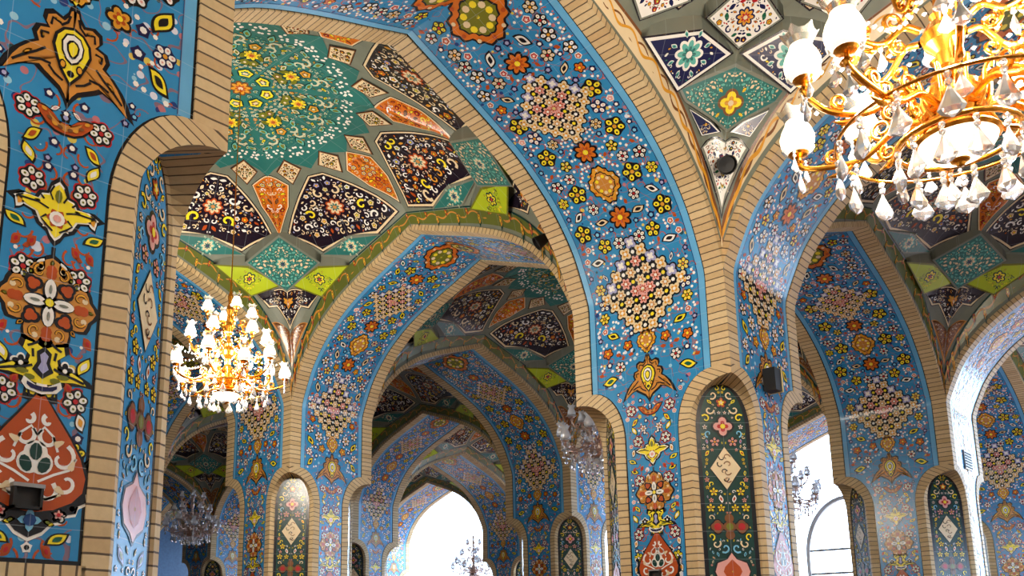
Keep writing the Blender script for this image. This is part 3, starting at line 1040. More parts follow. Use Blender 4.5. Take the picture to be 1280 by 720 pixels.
def inside_dist(p, poly):
    x, y = p
    ins = False
    dm = 1e9
    n = len(poly)
    for i in range(n):
        (x1, y1), (x2, y2) = poly[i], poly[(i + 1) % n]
        if (y1 > y) != (y2 > y) and x < (x2 - x1) * (y - y1) / (y2 - y1) + x1:
            ins = not ins
        dx, dy = x2 - x1, y2 - y1
        t = max(0, min(1, ((x - x1) * dx + (y - y1) * dy) / (dx * dx + dy * dy + 1e-12)))
        dm = min(dm, math.hypot(x - x1 - t * dx, y - y1 - t * dy))
    return dm if ins else -dm


STYLE = dict(
    cream=('cream', 'brown', [('flower', .045, ['rust', 'brown', 'olive']), ('leaf', .035, ['rust', 'brown', 'dgreen'])]),
    orange=('orange', 'cream', [('scroll', .055, ['cream', 'white', 'yellow', 'rust']), ('flower', .05, ['cream', 'gold', 'red']), ('leaf', .05, ['rust', 'brown', 'yellow'])]),
    dark=('dark', 'cream', [('scroll', .075, ['gold', 'yellow', 'cream', 'white']), ('flower', .055, ['cream', 'white', 'orange', 'lilac']), ('leaf', .05, ['cream', 'gold', 'white', 'rust']), ('scroll', .05, ['cream', 'white'])]),
    teal=('teal', 'grey', [('leaf', .035, ['lteal', 'cream'])]),
    green=('lime', 'olive', [('scroll', .05, ['olive', 'dgreen']), ('leaf', .04, ['dgreen', 'olive', 'yellow'])]),
    white=('white', 'grey', [('scroll', .055, ['navy', 'dgreen', 'red', 'brown']), ('leaf', .045, ['navy', 'green', 'red']), ('flower', .045, ['red', 'gold', 'navy'])]),
    navy=('navy', 'white', [('scroll', .06, ['white', 'cream', 'white']), ('flower', .075, ['gold', 'yellow', 'lilac', 'gold']), ('leaf', .05, ['gold', 'white', 'teal'])]),
    brown=('brown', 'ochre', [('scroll', .04, ['cream', 'ochre']), ('leaf', .04, ['rust', 'cream'])]),
)


def panel(name, poly, style, axis, seed, root, size=1.0, feature=None, bord=.035):
    """one tile panel of a vault, outlined; ornament mirrored about its radial axis (degrees).
    It is drawn in true lengths on the panel's own tangent frame (p outward and down the slope, q across)"""
    bg, edge, kinds = STYLE[style]
    mb = MB()
    A = Art(mb, 3, .10)
    n = len(poly)
    cx = sum(p[0] for p in poly) / n
    cy = sum(p[1] for p in poly) / n
    a = math.radians(axis)
    ca, sa = math.cos(a), math.sin(a)
    h = .04
    vz = lambda x, y: float(vault_z(np.array([x]), np.array([y]))[0])
    gp = (vz(cx + h * ca, cy + h * sa) - vz(cx - h * ca, cy - h * sa)) / (2 * h)
    gq = (vz(cx - h * sa, cy + h * ca) - vz(cx + h * sa, cy - h * ca)) / (2 * h)
    kp, kq = math.sqrt(1 + gp * gp), math.sqrt(1 + gq * gq)
    loc = [(((p[0] - cx) * ca + (p[1] - cy) * sa) * kp, (-(p[0] - cx) * sa + (p[1] - cy) * ca) * kq) for p in poly]

    flat = name not in ('shield_panel', 'flame_panel', 'pendentive_kite', 'winged_panel')
    plan = lambda x, y: (cx + x / kp * ca - y / kq * sa, cy + x / kp * sa + y / kq * ca)
    if flat:                                                  # a flat plate just in front of the shell
        D = np.array(dense(loc, .08) + [(p[0] * .5, p[1] * .5) for p in loc] + [(0.0, 0.0)])
        zz = vault_z(*plan(D[:, 0], D[:, 1]))
        G = np.stack([np.ones(len(D)), D[:, 0], D[:, 1]], 1)
        cf_ = np.linalg.lstsq(G, zz, rcond=None)[0]
        cf_[0] -= max(0, float(np.max(G @ cf_ - zz))) + .004

    def fn(x, y, off):
        u, v = plan(x, y)
        if not flat:
            return vault_fn(u, v, off)
        z = np.where(off < -.5, vault_z(u, v), cf_[0] + cf_[1] * x + cf_[2] * y - off * 1.3)
        return np.stack([u, v, z], 1)
    if flat:
        E_ = dense(loc, .12)
        E_ = E_ + E_[:1]
        mb.strip([(*p, .004) for p in E_], [(*p, -1.0) for p in E_], pc('grey'))
    ar = abs(sum(loc[i][0] * loc[(i + 1) % n][1] - loc[(i + 1) % n][0] * loc[i][1] for i in range(n))) / 2
    bord = min(bord, .09 * math.sqrt(ar))
    A.patch(dense(loc, .07), 'dark' if style in ('dark', 'navy', 'white', 'orange', 'cream') else edge, -1, (0, 0))
    A.patch(dense(inset(loc, bord * .35), .07), edge, 0, (0, 0))
    p2 = inset(loc, bord)
    A.patch(dense(p2, .07), bg, 1, (0, 0))
    rng = random.Random(seed)
    sub = Art(mb, 5, .10)
    placed = []
    v0 = 0.0 if abs(sum(p[1] for p in loc)) < 1e-6 else 0.0
    if feature:
        r = min(feature[0], .42 * min(max(p[0] for p in loc) - min(p[0] for p in loc), max(p[1] for p in loc) - min(p[1] for p in loc)))
        sub.flower(0, 0, r, feature[1], feature[2], feature[3], feature[4], feature[5], 0)
        for q in range(feature[1]):
            t = 2 * PI * (q + .5) / feature[1]
            sub.leaf(math.cos(t) * r * 1.25, math.sin(t) * r * 1.25, r * .5, r * .26, t, feature[2], feature[3], feature[5])
        placed.append((0, 0, r * 1.4))
    x0, x1 = min(p[0] for p in loc), max(p[0] for p in loc)
    y1 = max(abs(p[1]) for p in loc)
    tries = min(int(600 + 3800 * ar), 5200)
    sc = size * min(1.0, .55 + .55 * math.sqrt(ar))
    for t in range(tries):
        kind, r, colr = rng.choice(kinds)
        ft = t / tries
        r *= sc * rng.uniform(.8, 1.2) * (1 if ft < .25 else (.72 if ft < .5 else .42))
        if ft > .55 and kind == 'flower':
            kind = 'leaf'
        u, v = rng.uniform(x0, x1), rng.uniform(0, y1)
        if v < r * .9:
            v = 0.0 if kind == 'flower' else r * .95
        if any(math.hypot(u - q[0], v - q[1]) < (r + q[2]) * (.93 if ft < .55 else .82) for q in placed):
            continue
        if inside_dist((u, v), p2) < r * 1.02 or inside_dist((u, -v), p2) < r * 1.02:
            continue
        placed.append((u, v, r))
        col = rng.choice(colr)
        st, cc = rng.uniform(0, 6.28), rng.choice([-1, 1])
        for sgn in (1, -1):
            x, y = u, sgn * v
            if kind == 'flower':
                sub.flower(x, y, r, 5, col, rng.choice(['brown', 'rust', 'olive']), 'yellow', 'black' if style != 'teal' else 'cream', sgn * .4, n=15)
            elif kind == 'leaf':
                sub.leaf(x, y, r * 2, r * 1.05, sgn * st, col, col, 'black' if style not in ('green', 'teal', 'white') else col)
            else:
                sub.scroll(x, y, r * .92, sgn * st, .85, r * .42, col, 0, False, cc * sgn, 10)
            if v == 0.0:
                break
    return mb.build(name, TILE, fn, parent=root)


def build_vault(design):
    root = empty('vault')
    # shell: ribs and joints between the panels
    mb = MB()
    nt, nq = 144, 26
    qs = [math.sin(PI / 2 * i / nq) for i in range(nq + 1)]

    def edge(k):
        t = k / nt * 8
        side, f = int(t) % 8, t - int(t)
        # walk the square in eighths so that samples hit middles and corners
        pts = [(HU, 0), (HU, HV), (0, HV), (-HU, HV), (-HU, 0), (-HU, -HV), (0, -HV), (HU, -HV), (HU, 0)]
        a, b = pts[side], pts[side + 1]
        # closer samples near the corners where the arch is steep
        if side % 2 == 0:
            f = 1 - (1 - f) ** 1.6
        else:
            f = f ** 1.6
        return (a[0] + (b[0] - a[0]) * f, a[1] + (b[1] - a[1]) * f)
    E = [edge(k) for k in range(nt)] + [edge(0)]
    for k in range(nq):
        mb.strip([(p[0] * qs[k], p[1] * qs[k], 0) for p in E], [(p[0] * qs[k + 1], p[1] * qs[k + 1], 0) for p in E], (1, 1, 1, 1))
    mb.build('rib_shell', RIB, vault_fn, parent=root)
    mx, my = (HU - .105, HV - .105) if design == 'fan' else (HU - .12, HV - .12)

    def add(name, pts, style, axis, seed, **kw):
        P = []
        for r_, a_ in pts:
            x_, y_ = pol(r_, a_)
            g_ = .055 if name == 'pendentive_kite' else 0.0
            m_ = max(1.0, abs(x_) / (mx + g_), abs(y_) / (my + g_))
            P.append((x_ / m_, y_ / m_))
        n = len(P)
        ar = abs(sum(P[i][0] * P[(i + 1) % n][1] - P[(i + 1) % n][0] * P[i][1] for i in range(n))) / 2
        if ar < .006:
            return
        panel(name, P, style, axis, seed, root, **kw)
    # border band along the four sides: cream strip with a running gold scroll
    bb = MB()
    B = Art(bb, 6)
    for k in range(4):
        hx, hy = (HU, HV) if k % 2 == 0 else (HV, HU)
        PR = PV if k % 2 == 0 else PU
        s_a = np.linspace(EYE + .49 * L + .03, PR.S, 60)
        half_t = PR.half - PR.at(s_a)[0]
        ts = np.concatenate([-half_t, half_t[::-1][1:]])
        s_f = np.concatenate([s_a - PR.S, (PR.S - s_a)[::-1][1:]])
        t_of = lambda q: np.interp(q, s_f, ts)
        s_m = s_f[-1] - .1
        rot = lambda x, y: [(x, y), (-y, x), (-x, -y), (y, -x)][k]
        lo, hi = (hx - .082, hx - .012) if design == 'fan' else (hx - .095, hx - .012)
        wd = lambda t: hi - (hi - lo) * min(1.0, max(.16, (hy - abs(t)) / 1.1))      # narrows towards the corners
        bb.strip([(*rot(wd(t), t), .004) for t in ts], [(*rot(hi, t), .004) for t in ts], pc('cream') if design == 'fan' else pc('moss'))
        bb.strip([(*rot(wd(t) - .014, t), .006) for t in ts], [(*rot(wd(t), t), .006) for t in ts], pc('brown') if design == 'fan' else pc('dgreen'))
        wave = [rot((wd(t_of(q_)) + hi) / 2 + (hi - wd(t_of(q_))) * .22 * math.sin(q_ * 14), t_of(q_)) for q_ in np.linspace(-s_m, s_m, 260)]
        B.line(wave, .010, 'gold' if design == 'fan' else 'ochre', 0)
        if design == 'fan':
            B.line([rot((wd(t_of(q_)) + hi) / 2 - (hi - wd(t_of(q_))) * .22 * math.sin(q_ * 14), t_of(q_)) for q_ in np.linspace(-s_m, s_m, 260)], .008, 'brown', -1)
            continue
        for q, t in enumerate(t_of(np.arange(-s_m, s_m, .2243))):
            x, y = rot((wd(t) + hi) / 2 + (hi - wd(t)) * .25 * (-1) ** q, t)
            B.flower(x, y, .026 if design == 'fan' else .03, 5, 'rust' if q % 2 else 'gold', 'brown', 'yellow', 'brown' if design == 'fan' else 'dgreen', .2, n=15)
    bb.build('border_strip', TILE, vault_fn, parent=root)
    # centre roundel
    rb = MB()
    R = Art(rb, 3)
    circ = lambda r, n=64: [(r * math.cos(2 * PI * i / n) * SX, r * math.sin(2 * PI * i / n) * SY) for i in range(n)]
    star = []
    for i in range(32):
        rr = .232 if i % 2 else .176
        star.append(pol(rr, i * 11.25 + (11.25 if True else 0)))
    R.patch(dense([pol(.196 if i % 2 == 0 else .222, i * 11.25 + 11.25) for i in range(32)], .12), 'teal', 0, (0, 0))
    rng = random.Random(4)
    S = Art(rb, 5)
    placed = [(0, 0, .14)]
    S.flower(0, 0, .16, 8, 'gold', 'rust', 'cream', 'brown', 0)
    for t in range(9000):
        big = t < 500
        r = rng.uniform(.085, .145) if big else rng.uniform(.03, .085) if t < 3500 else rng.uniform(.022, .05)
        rad_ = math.sqrt(rng.random()) * 1.27
        if rng.random() < .003:
            rad_ = rng.uniform(1.33, 1.5)
            r = .022
        an = rng.uniform(0, PI / 4)
        x, y = rad_ * math.cos(an), rad_ * math.sin(an)
        if any(math.hypot(x - q[0], y - q[1]) < (r + q[2]) * .98 for q in placed):
            continue
        if (an < .02 + r / max(rad_, .1) or an > PI / 4 - r / max(rad_, .1)) and rad_ > .2:
            continue
        placed.append((x, y, r))
        kd = rng.random()
        cset = rng.choice(['sage', 'sage', 'lteal', 'sage', 'yellow', 'olive', 'mist', 'gold', 'mist'])
        st = rng.uniform(0, 6.28)
        for o in range(8):
            for mir in (1, -1):
                a2 = o * PI / 4 + mir * an
                px, py = rad_ * math.cos(a2), rad_ * math.sin(a2)
                if o % 2 and mir == 1 and False:
                    continue
                if mir == -1 and o % 1:
                    continue
                if rad_ > 1.3:
                    S.blob(px, py, lambda q: r, 'white', 0, 6)
                elif kd < .45:
                    S.flower(px, py, r, 5, cset, rng.choice(['brown', 'olive', 'teal']), 'cream', 'dgreen', a2, n=15)
                elif kd < .8:
                    S.leaf(px, py, r * 2, r, a2 + mir * st, cset, 'olive', 'dgreen')
                else:
                    S.scroll(px, py, r * .9, a2 + mir * st, .8, r * .35, cset, 0, False, mir, 8)
    for o in range(8):
        S.flower(*[v for v in (.78 * math.cos(o * PI / 4 + .39), .78 * math.sin(o * PI / 4 + .39))], .13, 8, 'yellow', 'gold', 'rust', 'dgreen', 0)
    rb.build('roundel', TILE, vault_fn, parent=root)
    # star of panels
    for k in range(16):
        a = 11.25 + 22.5 * k
        add('kite_panel', [(.189, a), (.217, a + 6.6), (.252, a + 1.2 * (1 if k % 2 else -1)), (.217, a - 6.6)], 'cream', a, 20 + k, bord=.022)
    for k in range(8):
        a = 45 * k
        add('flame_panel', [(.218, a), (.252, a + 8.3), (.30, a + 5.4), (.355, a), (.30, a - 5.4), (.252, a - 8.3)], 'orange', a, 50 + k, size=1.0, bord=.03)
        b = a + 22.5
        add('shield_panel', [(.236, b - 4), (.236, b + 4), (.28, b + 12.6), (.32, b + 17.4), (.362, b + 20.6), (.396, b + 10.3), (.373, b), (.396, b - 10.3), (.362, b - 20.6), (.32, b - 17.4), (.28, b - 12.6)],
            'dark', b, 70 + k, size=1.3, feature=(.16, 8, 'cream', 'teal', 'ochre', 'rust'), bord=.045)
    if design == 'star':
        for k in range(16):
            a = 22.5 * k
            if k % 4 == 0:
                continue
            o = .352 if k % 4 == 2 else .376
            add('diamond_panel', [(o - .009, a), (.399, a + 11.2), (.446, a), (.399, a - 11.2)], 'teal', a, 90 + k, feature=(.12, 8, 'cream', 'teal', 'navy', 'lteal'), bord=.03)
        for k in range(4):
            a = 45 + 90 * k
            for s in (-1, 1):
                add('green_panel', [(.403, a + s * 10.2), (.440, a + s * .7), (.470, a + s * 9.6), (.438, a + s * 20)], 'lime' if False else 'green', a + s * 9.9, 110 + k,
                    feature=(.11, 6, 'yellow', 'dgreen', 'red', 'dgreen'), bord=.03)
            add('winged_panel', [(.445, a), (.463, a + 6.4), (.474, a + 10), (.484, a + 5.2), (.477, a + 3.2), (.496, a), (.477, a - 3.2), (.484, a - 5.2), (.474, a - 10), (.463, a - 6.4)], 'dark', a, 130 + k, size=.8,
                feature=(.1, 6, 'gold', 'rust', 'cream', 'black'), bord=.03)
            add('pendentive_kite', [(.500, a), (.506, a + 4.6), (.536, a), (.506, a - 4.6)], 'brown', a, 140 + k, bord=.025, size=.7)
    else:
        for k in range(4):
            a = 45 + 90 * k
            add('white_diamond', [(.345, a), (.389, a + 7.4), (.417, a), (.389, a - 7.4)], 'white', a, 200 + k, size=1.0, bord=.03, feature=(.1, 8, 'gold', 'red', 'cream', 'navy'))
            for s in (-1, 1):
                add('white_diamond', [(.352, a + s * 16), (.385, a + s * 10), (.404, a + s * 19.5), (.38, a + s * 24)], 'white', a + s * 17, 206 + k, bord=.03)
                add('navy_diamond', [(.399, a + s * 7.4), (.4235, a + s * .5), (.459, a + s * 9.6), (.416, a + s * 18.6)], 'navy', a + s * 9, 212 + k, bord=.045,
                    feature=(.16, 8, 'lteal', 'teal', 'white', 'white'))
                add('small_kite', [(.4785, a + s * 2.6), (.481, a + s * 6.6), (.4985, a + s * 3.9), (.487, a + s * .7)], 'navy', a + s * 3, 230 + k, size=.55, bord=.035)
            add('teal_chevron', [(.4285, a), (.464, a + 9.2), (.474, a + 7.6), (.472, a + 3.2), (.483, a), (.472, a - 3.2), (.474, a - 7.6), (.464, a - 9.2)], 'teal', a, 218 + k, size=.8,
                feature=(.14, 4, 'yellow', 'gold', 'cream', 'brown'), bord=.03)
            add('pendentive_kite', [(.4895, a), (.507, a + 4.0), (.541, a), (.507, a - 4.0)], 'white', a, 224 + k, bord=.03, size=.7, feature=(.05, 4, 'red', 'pink', 'white', 'navy'))
    return root


# ------------------------------------------------------------------ chandeliers
def lathe(prof, n=24, mat=0):
    mb = MB()
    for (r0, z0), (r1, z1) in zip(prof, prof[1:]):
        A = [(r0 * math.cos(2 * PI * i / n), r0 * math.sin(2 * PI * i / n), z0) for i in range(n + 1)]
        B = [(r1 * math.cos(2 * PI * i / n), r1 * math.sin(2 * PI * i / n), z1) for i in range(n + 1)]
        mb.strip(A, B, (1, 1, 1, 1), mat)
    return mb


def tube_into(mb, pts, rad, n=8, mat=0):
    P = [np.array(p, float) for p in pts]
    prev = None
    rings = []
    up = np.array([0, 0, 1.0])
    for i, p in enumerate(P):
        t = P[min(i + 1, len(P) - 1)] - P[max(i - 1, 0)]
        t /= np.linalg.norm(t) or 1
        if prev is None:
            s = np.cross(t, up)
            if np.linalg.norm(s) < .05:
                s = np.cross(t, np.array([1.0, 0, 0]))
        else:
            s = prev - t * prev.dot(t)
        s /= np.linalg.norm(s) or 1
        prev = s
        b = np.cross(t, s)
        r = rad(i / (len(P) - 1)) if callable(rad) else rad
        rings.append([tuple(p + r * (math.cos(2 * PI * k / n) * s + math.sin(2 * PI * k / n) * b)) for k in range(n + 1)])
    for a, b_ in zip(rings, rings[1:]):
        mb.strip(a, b_, (1, 1, 1, 1), mat)


def bez(p, n=16):
    """smooth curve through 2-D points (r, z)"""
    P = [np.array(q, float) for q in p]
    P = [2 * P[0] - P[1]] + P + [2 * P[-1] - P[-2]]
    out = []
    for i in range(1, len(P) - 2):
        for t in np.linspace(0, 1, n, endpoint=False):
            p0, p1, p2, p3 = P[i - 1:i + 3]
            out.append(.5 * (2 * p1 + (p2 - p0) * t + (2 * p0 - 5 * p1 + 4 * p2 - p3) * t * t + (3 * p1 - p0 - 3 * p2 + p3) * t ** 3))
    out.append(P[-2])
    return [tuple(q) for q in out]


def drop_mesh(s=1.0):
    """flat-bellied cut pendant hanging from two beads; hangs down from z = 0"""
    mb = MB()
    def add(prof, n, z, sy=1.0):
        for (r0, z0), (r1, z1) in zip(prof, prof[1:]):
            A = [(r0 * math.cos(2 * PI * i / n), sy * r0 * math.sin(2 * PI * i / n), z + z0) for i in range(n + 1)]
            B = [(r1 * math.cos(2 * PI * i / n), sy * r1 * math.sin(2 * PI * i / n), z + z1) for i in range(n + 1)]
            mb.strip(A, B, (1, 1, 1, 1))
    bead = [(0, 0), (.009 * s, -.005 * s), (.011 * s, -.011 * s), (.008 * s, -.019 * s), (0, -.023 * s)]
    add(bead, 6, 0)
    add(bead, 6, -.023 * s)
    add([(.004 * s, 0), (.008 * s, -.012 * s), (.03 * s, -.055 * s), (.036 * s, -.068 * s), (.027 * s, -.083 * s), (.006 * s, -.094 * s), (0, -.096 * s)], 8, -.046 * s, .45)
    return mb


def build_chandelier(R, lit, label, drops_scale=1.0, detail=True):
    """origin: the bottom knob. R: radius of the lower ring of arms"""
    root = empty('chandelier')
    k = R / .85
    metal = GOLD if lit else PALE_METAL
    sh = SHADE if lit else SHADE_OFF
    # central column, lathe with flutes
    col = [(.02, .10), (.19, .11), (.215, .13), (.2, .15), (.15, .17), (.14, .19), (.165, .205), (.15, .225), (.12, .25), (.145, .30), (.16, .36), (.15, .42), (.1, .47), (.07, .49), (.09, .51), (.06, .54),
           (.045, .58), (.05, .66), (.1, .72), (.115, .78), (.08, .84), (.045, .87), (.06, .90), (.035, .93), (.03, 1.02), (.055, 1.1), (.07, 1.18), (.04, 1.25), (.05, 1.3), (.04, 1.36), (.06, 1.44), (.03, 1.55), (.045, 1.66), (.02, 1.74), (.012, 1.92)]
    c = lathe([(r * k, z * k) for r, z in col], 28)
    o = c.build('column', metal, parent=root)
    g = MB()
    for q in range(10):                                       # leaves around the column foot
        a = 2 * PI * q / 10
        pts = [((r * math.cos(a)) * k, (r * math.sin(a)) * k, z * k) for r, z in bez([(.13, .26), (.175, .34), (.19, .44), (.235, .49), (.225, .43)], 4)]
        tube_into(g, pts, lambda t: .018 * k * (1 - .5 * t), 6)
    tube_into(g, [(.14 * k * math.cos(2 * PI * i / 24), .14 * k * math.sin(2 * PI * i / 24), .29 * k) for i in range(25)], .02 * k, 6)
    g.build('acanthus_collar', metal, parent=root)
    bowl = lathe([(r * k, z * k) for r, z in [(0, .0), (.06, .006), (.12, .028), (.165, .062), (.19, .1), (.195, .115)]], 28)
    bo = bowl.build('bowl_shade', BOWL if lit else SHADE_OFF, parent=root)
    lathe([(0, -.035 * k), (.018 * k, -.028 * k), (.026 * k, -.012 * k), (.046 * k, -.002 * k), (.05 * k, .006 * k), (.02 * k, .012 * k)], 14).build('finial', metal, parent=bo)
    rod = MB()
    tube_into(rod, [(0, 0, 1.38 * k), (0, 0, ZC - .02)], .012, 8)
    root['rod'] = 1
    rods = rod                                                # built by the caller once the height is known
    # arms
    dm = drop_mesh(1.0 * drops_scale * k)
    drop_src = dm.build('crystal_drop', CRYSTAL, None, smooth=False, link=False)
    count = [0]

    def hang(parent, x, y, z, a, s=1.0):
        if count[0] >= 98:
            return
        count[0] += 1
        d = drop_src.copy()
        COL.objects.link(d)
        d.parent = parent
        d.location = (x, y, z)
        d.rotation_euler = (0, 0, a + PI / 2)
        d.scale = (s, s, s)

    def arm(a, r_end, z0, z_end, shade_s):
        ca, sa = math.cos(a), math.sin(a)
        at = lambda r, z: (r * ca * k, r * sa * k, z * k)
        mb = MB()
        curve = bez([(.13, z0), (.13 + (r_end - .13) * .22, z0 + .02), (.13 + (r_end - .13) * .5, z0 - .085), (.13 + (r_end - .13) * .82, z0 - .05), (r_end, z_end - .05), (r_end, z_end)], 7)
        tube_into(mb, [at(*q) for q in curve], lambda t: (.021 - .006 * t) * k, 8)
        # curls above and below
        for (r0, z1, rr, st, cw) in ((.13 + (r_end - .13) * .33, z0 + .055, .062, -1.4, 1), (.13 + (r_end - .13) * .72, z0 - .0, .05, -1.9, 1), (.13 + (r_end - .13) * .3, z0 - .1, .05, 1.2, -1)):
            pts = []
            for i in range(18):
                t = i / 17
                an = st + cw * 2.6 * PI * t
                ri = rr * (1 - .72 * t)
                pts.append(at(r0 + ri * math.cos(an), z1 + ri * math.sin(an)))
            tube_into(mb, pts, lambda t: .014 * k * (1 - .4 * t), 6)
        # leaf on the arm
        lf = bez([(.13 + (r_end - .13) * .55, z0 - .08), (.13 + (r_end - .13) * .65, z0 - .13), (.13 + (r_end - .13) * .8, z0 - .12)], 5)
        tube_into(mb, [at(*q) for q in lf], lambda t: .02 * k * math.sin(PI * min(1, max(.08, t))), 6)
        arm_o = mb.build('arm', metal, parent=root)
        # cup
        cup = lathe([(0, -.04), (.018, -.035), (.03, -.02), (.016, -.008), (.014, .01), (.05, .025), (.062, .04), (.05, .045), (.02, .046)], 14)
        cup.v = [(v[0] * k + r_end * ca * k, v[1] * k + r_end * sa * k, (v[2] + z_end) * k) for v in cup.v]
        cup.build('candle_cup', metal, parent=arm_o)
        dish = lathe([(.02, .04), (.06, .048), (.088, .062), (.098, .075), (.09, .07), (.06, .056)], 16)
        dish.v = [(v[0] * k + r_end * ca * k, v[1] * k + r_end * sa * k, (v[2] + z_end - .005) * k) for v in dish.v]
        dish.build('crystal_dish', CRYSTAL, parent=arm_o)
        s = shade_s
        tul = MB()
        prof = [(.03, .045), (.055, .06), (.074, .09), (.078, .12), (.066, .16), (.05, .19), (.047, .205), (.056, .235), (.075, .26)]
        n = 18
        for j, ((r0, z0_), (r1, z1_)) in enumerate(zip(prof, prof[1:])):
            ring = lambda r, z, w: [((r * (1 + w * math.cos(6 * 2 * PI * i / n))) * s * math.cos(2 * PI * i / n), (r * (1 + w * math.cos(6 * 2 * PI * i / n))) * s * math.sin(2 * PI * i / n),
                                     .045 + (z - .045) * s + (w * .12 * math.cos(6 * 2 * PI * i / n) * s if z > .25 else 0)) for i in range(n + 1)]
            tul.strip(ring(r0, z0_, .0 if j < 6 else .06 * (j - 6)), ring(r1, z1_, .0 if j < 5 else .06 * (j - 5)), (1, 1, 1, 1), 0 if j < 6 else 1)
        tul.v = [(v[0] * k + r_end * ca * k, v[1] * k + r_end * sa * k, (v[2] + z_end) * k) for v in tul.v]
        tul.build('tulip_shade', [sh, CLEAR if lit else SHADE_OFF], parent=arm_o)
        return at
    n_low = 10
    for i in range(n_low):
        a = 2 * PI * (i + .5) / n_low
        low = (i % 2 == 0)
        r_e = .85 if low else .76
        z_e = .36 if low else .54
        at = arm(a, r_e, .30 if low else .42, z_e, 1.32 if R > .8 else 1.12)
        for da, dz in ((-.10, .03), (.10, .03)):
            x, y = (r_e) * math.cos(a + da) * k, (r_e) * math.sin(a + da) * k
            hang(root, x, y, (z_e + .03) * k, a, .9)
        hang(root, *(at(r_e, z_e - .04)), a, 1.1)
        hang(root, *(at(r_e * .62, (.20 if low else .30))), a, 1.15)
    for i in range(6):
        a = 2 * PI * (i + .25) / 6
        at = arm(a, .56, .80, .92, 1.05)
        hang(root, *(at(.56, .88)), a, 1.1)
        hang(root, *(at(.36, .72)), a, 1.0)
    for i in range(4):
        a = 2 * PI * (i + .6) / 4
        at = arm(a, .34, 1.22, 1.34, .95)
        hang(root, *(at(.34, 1.30)), a, 1.0)
    # ring under the bowl with its own row of pendants
    ring = MB()
    tube_into(ring, [(.30 * k * math.cos(2 * PI * i / 40), .30 * k * math.sin(2 * PI * i / 40), .12 * k) for i in range(41)], .016 * k, 8)
    for q in range(5):
        a = 2 * PI * q / 5
        tube_into(ring, [(r * math.cos(a) * k, r * math.sin(a) * k, z * k) for r, z in ((.14, .2), (.22, .15), (.30, .12))], .012 * k, 6)
    ro = ring.build('pendant_ring', metal, parent=root)
    for i in range(12):
        a = 2 * PI * i / 12
        hang(root, .30 * k * math.cos(a), .30 * k * math.sin(a), .105 * k, a, 1.45)
    outer = MB()
    tube_into(outer, [(.6 * k * math.cos(2 * PI * i / 48), .6 * k * math.sin(2 * PI * i / 48), .205 * k) for i in range(49)], .011 * k, 6)
    outer.build('outer_ring', metal, parent=root)
    for i in range(16):
        a = 2 * PI * (i + .5) / 16
        hang(root, .6 * k * math.cos(a), .6 * k * math.sin(a), .2 * k, a, 1.5)
    # strings of beads from the crown to the arms
    beads = MB()
    for i in range(10):
        a = 2 * PI * (i + .5) / 10
        for j in range(13):
            t = j / 12
            r = .06 + (.72 - .06) * t
            z = 1.08 + (.62 - 1.08) * t - .16 * math.sin(PI * t)
            c0 = (r * math.cos(a) * k, r * math.sin(a) * k, z * k)
            for (r0, z0_), (r1, z1_) in (((0, .017), (.016, 0)), ((.016, 0), (0, -.017))):
                beads.strip([(c0[0] + r0 * k * math.cos(PI / 3 * q), c0[1] + r0 * k * math.sin(PI / 3 * q), c0[2] + z0_ * k) for q in range(7)],
                            [(c0[0] + r1 * k * math.cos(PI / 3 * q), c0[1] + r1 * k * math.sin(PI / 3 * q), c0[2] + z1_ * k) for q in range(7)], (1, 1, 1, 1))
    bo_ = beads.build('bead_string', CRYSTAL, smooth=False, parent=root)
    bo_['kind'] = 'stuff'
    del root['rod']
    return root


def hang_rod(root, z):
    mb = MB()
    k = root['size']
    tube_into(mb, [(0, 0, 1.9 * k), (0, 0, ZC - z - .03)], .008, 6)
    mb.build('suspension_rod', GOLD, parent=root)


# ------------------------------------------------------------------ assemble
ARCH_U, ARCH_V = build_arch('u'), build_arch('v')
PIER = build_pier()
V_FAN, V_STAR = build_vault('fan'), build_vault('star')

I0, I1, J0, J1 = -1, 2, -1, 4             # pier rows and columns that are built
used = {}


def put(proto, loc, label, cat, group=None, rz=0.0):
    key = proto.name
    o = proto if key not in used else copy_tree(proto)
    used[key] = 1
    o.location = loc
    o.rotation_euler = (0, 0, rz)
    tag(o, label, cat, group)
    return o


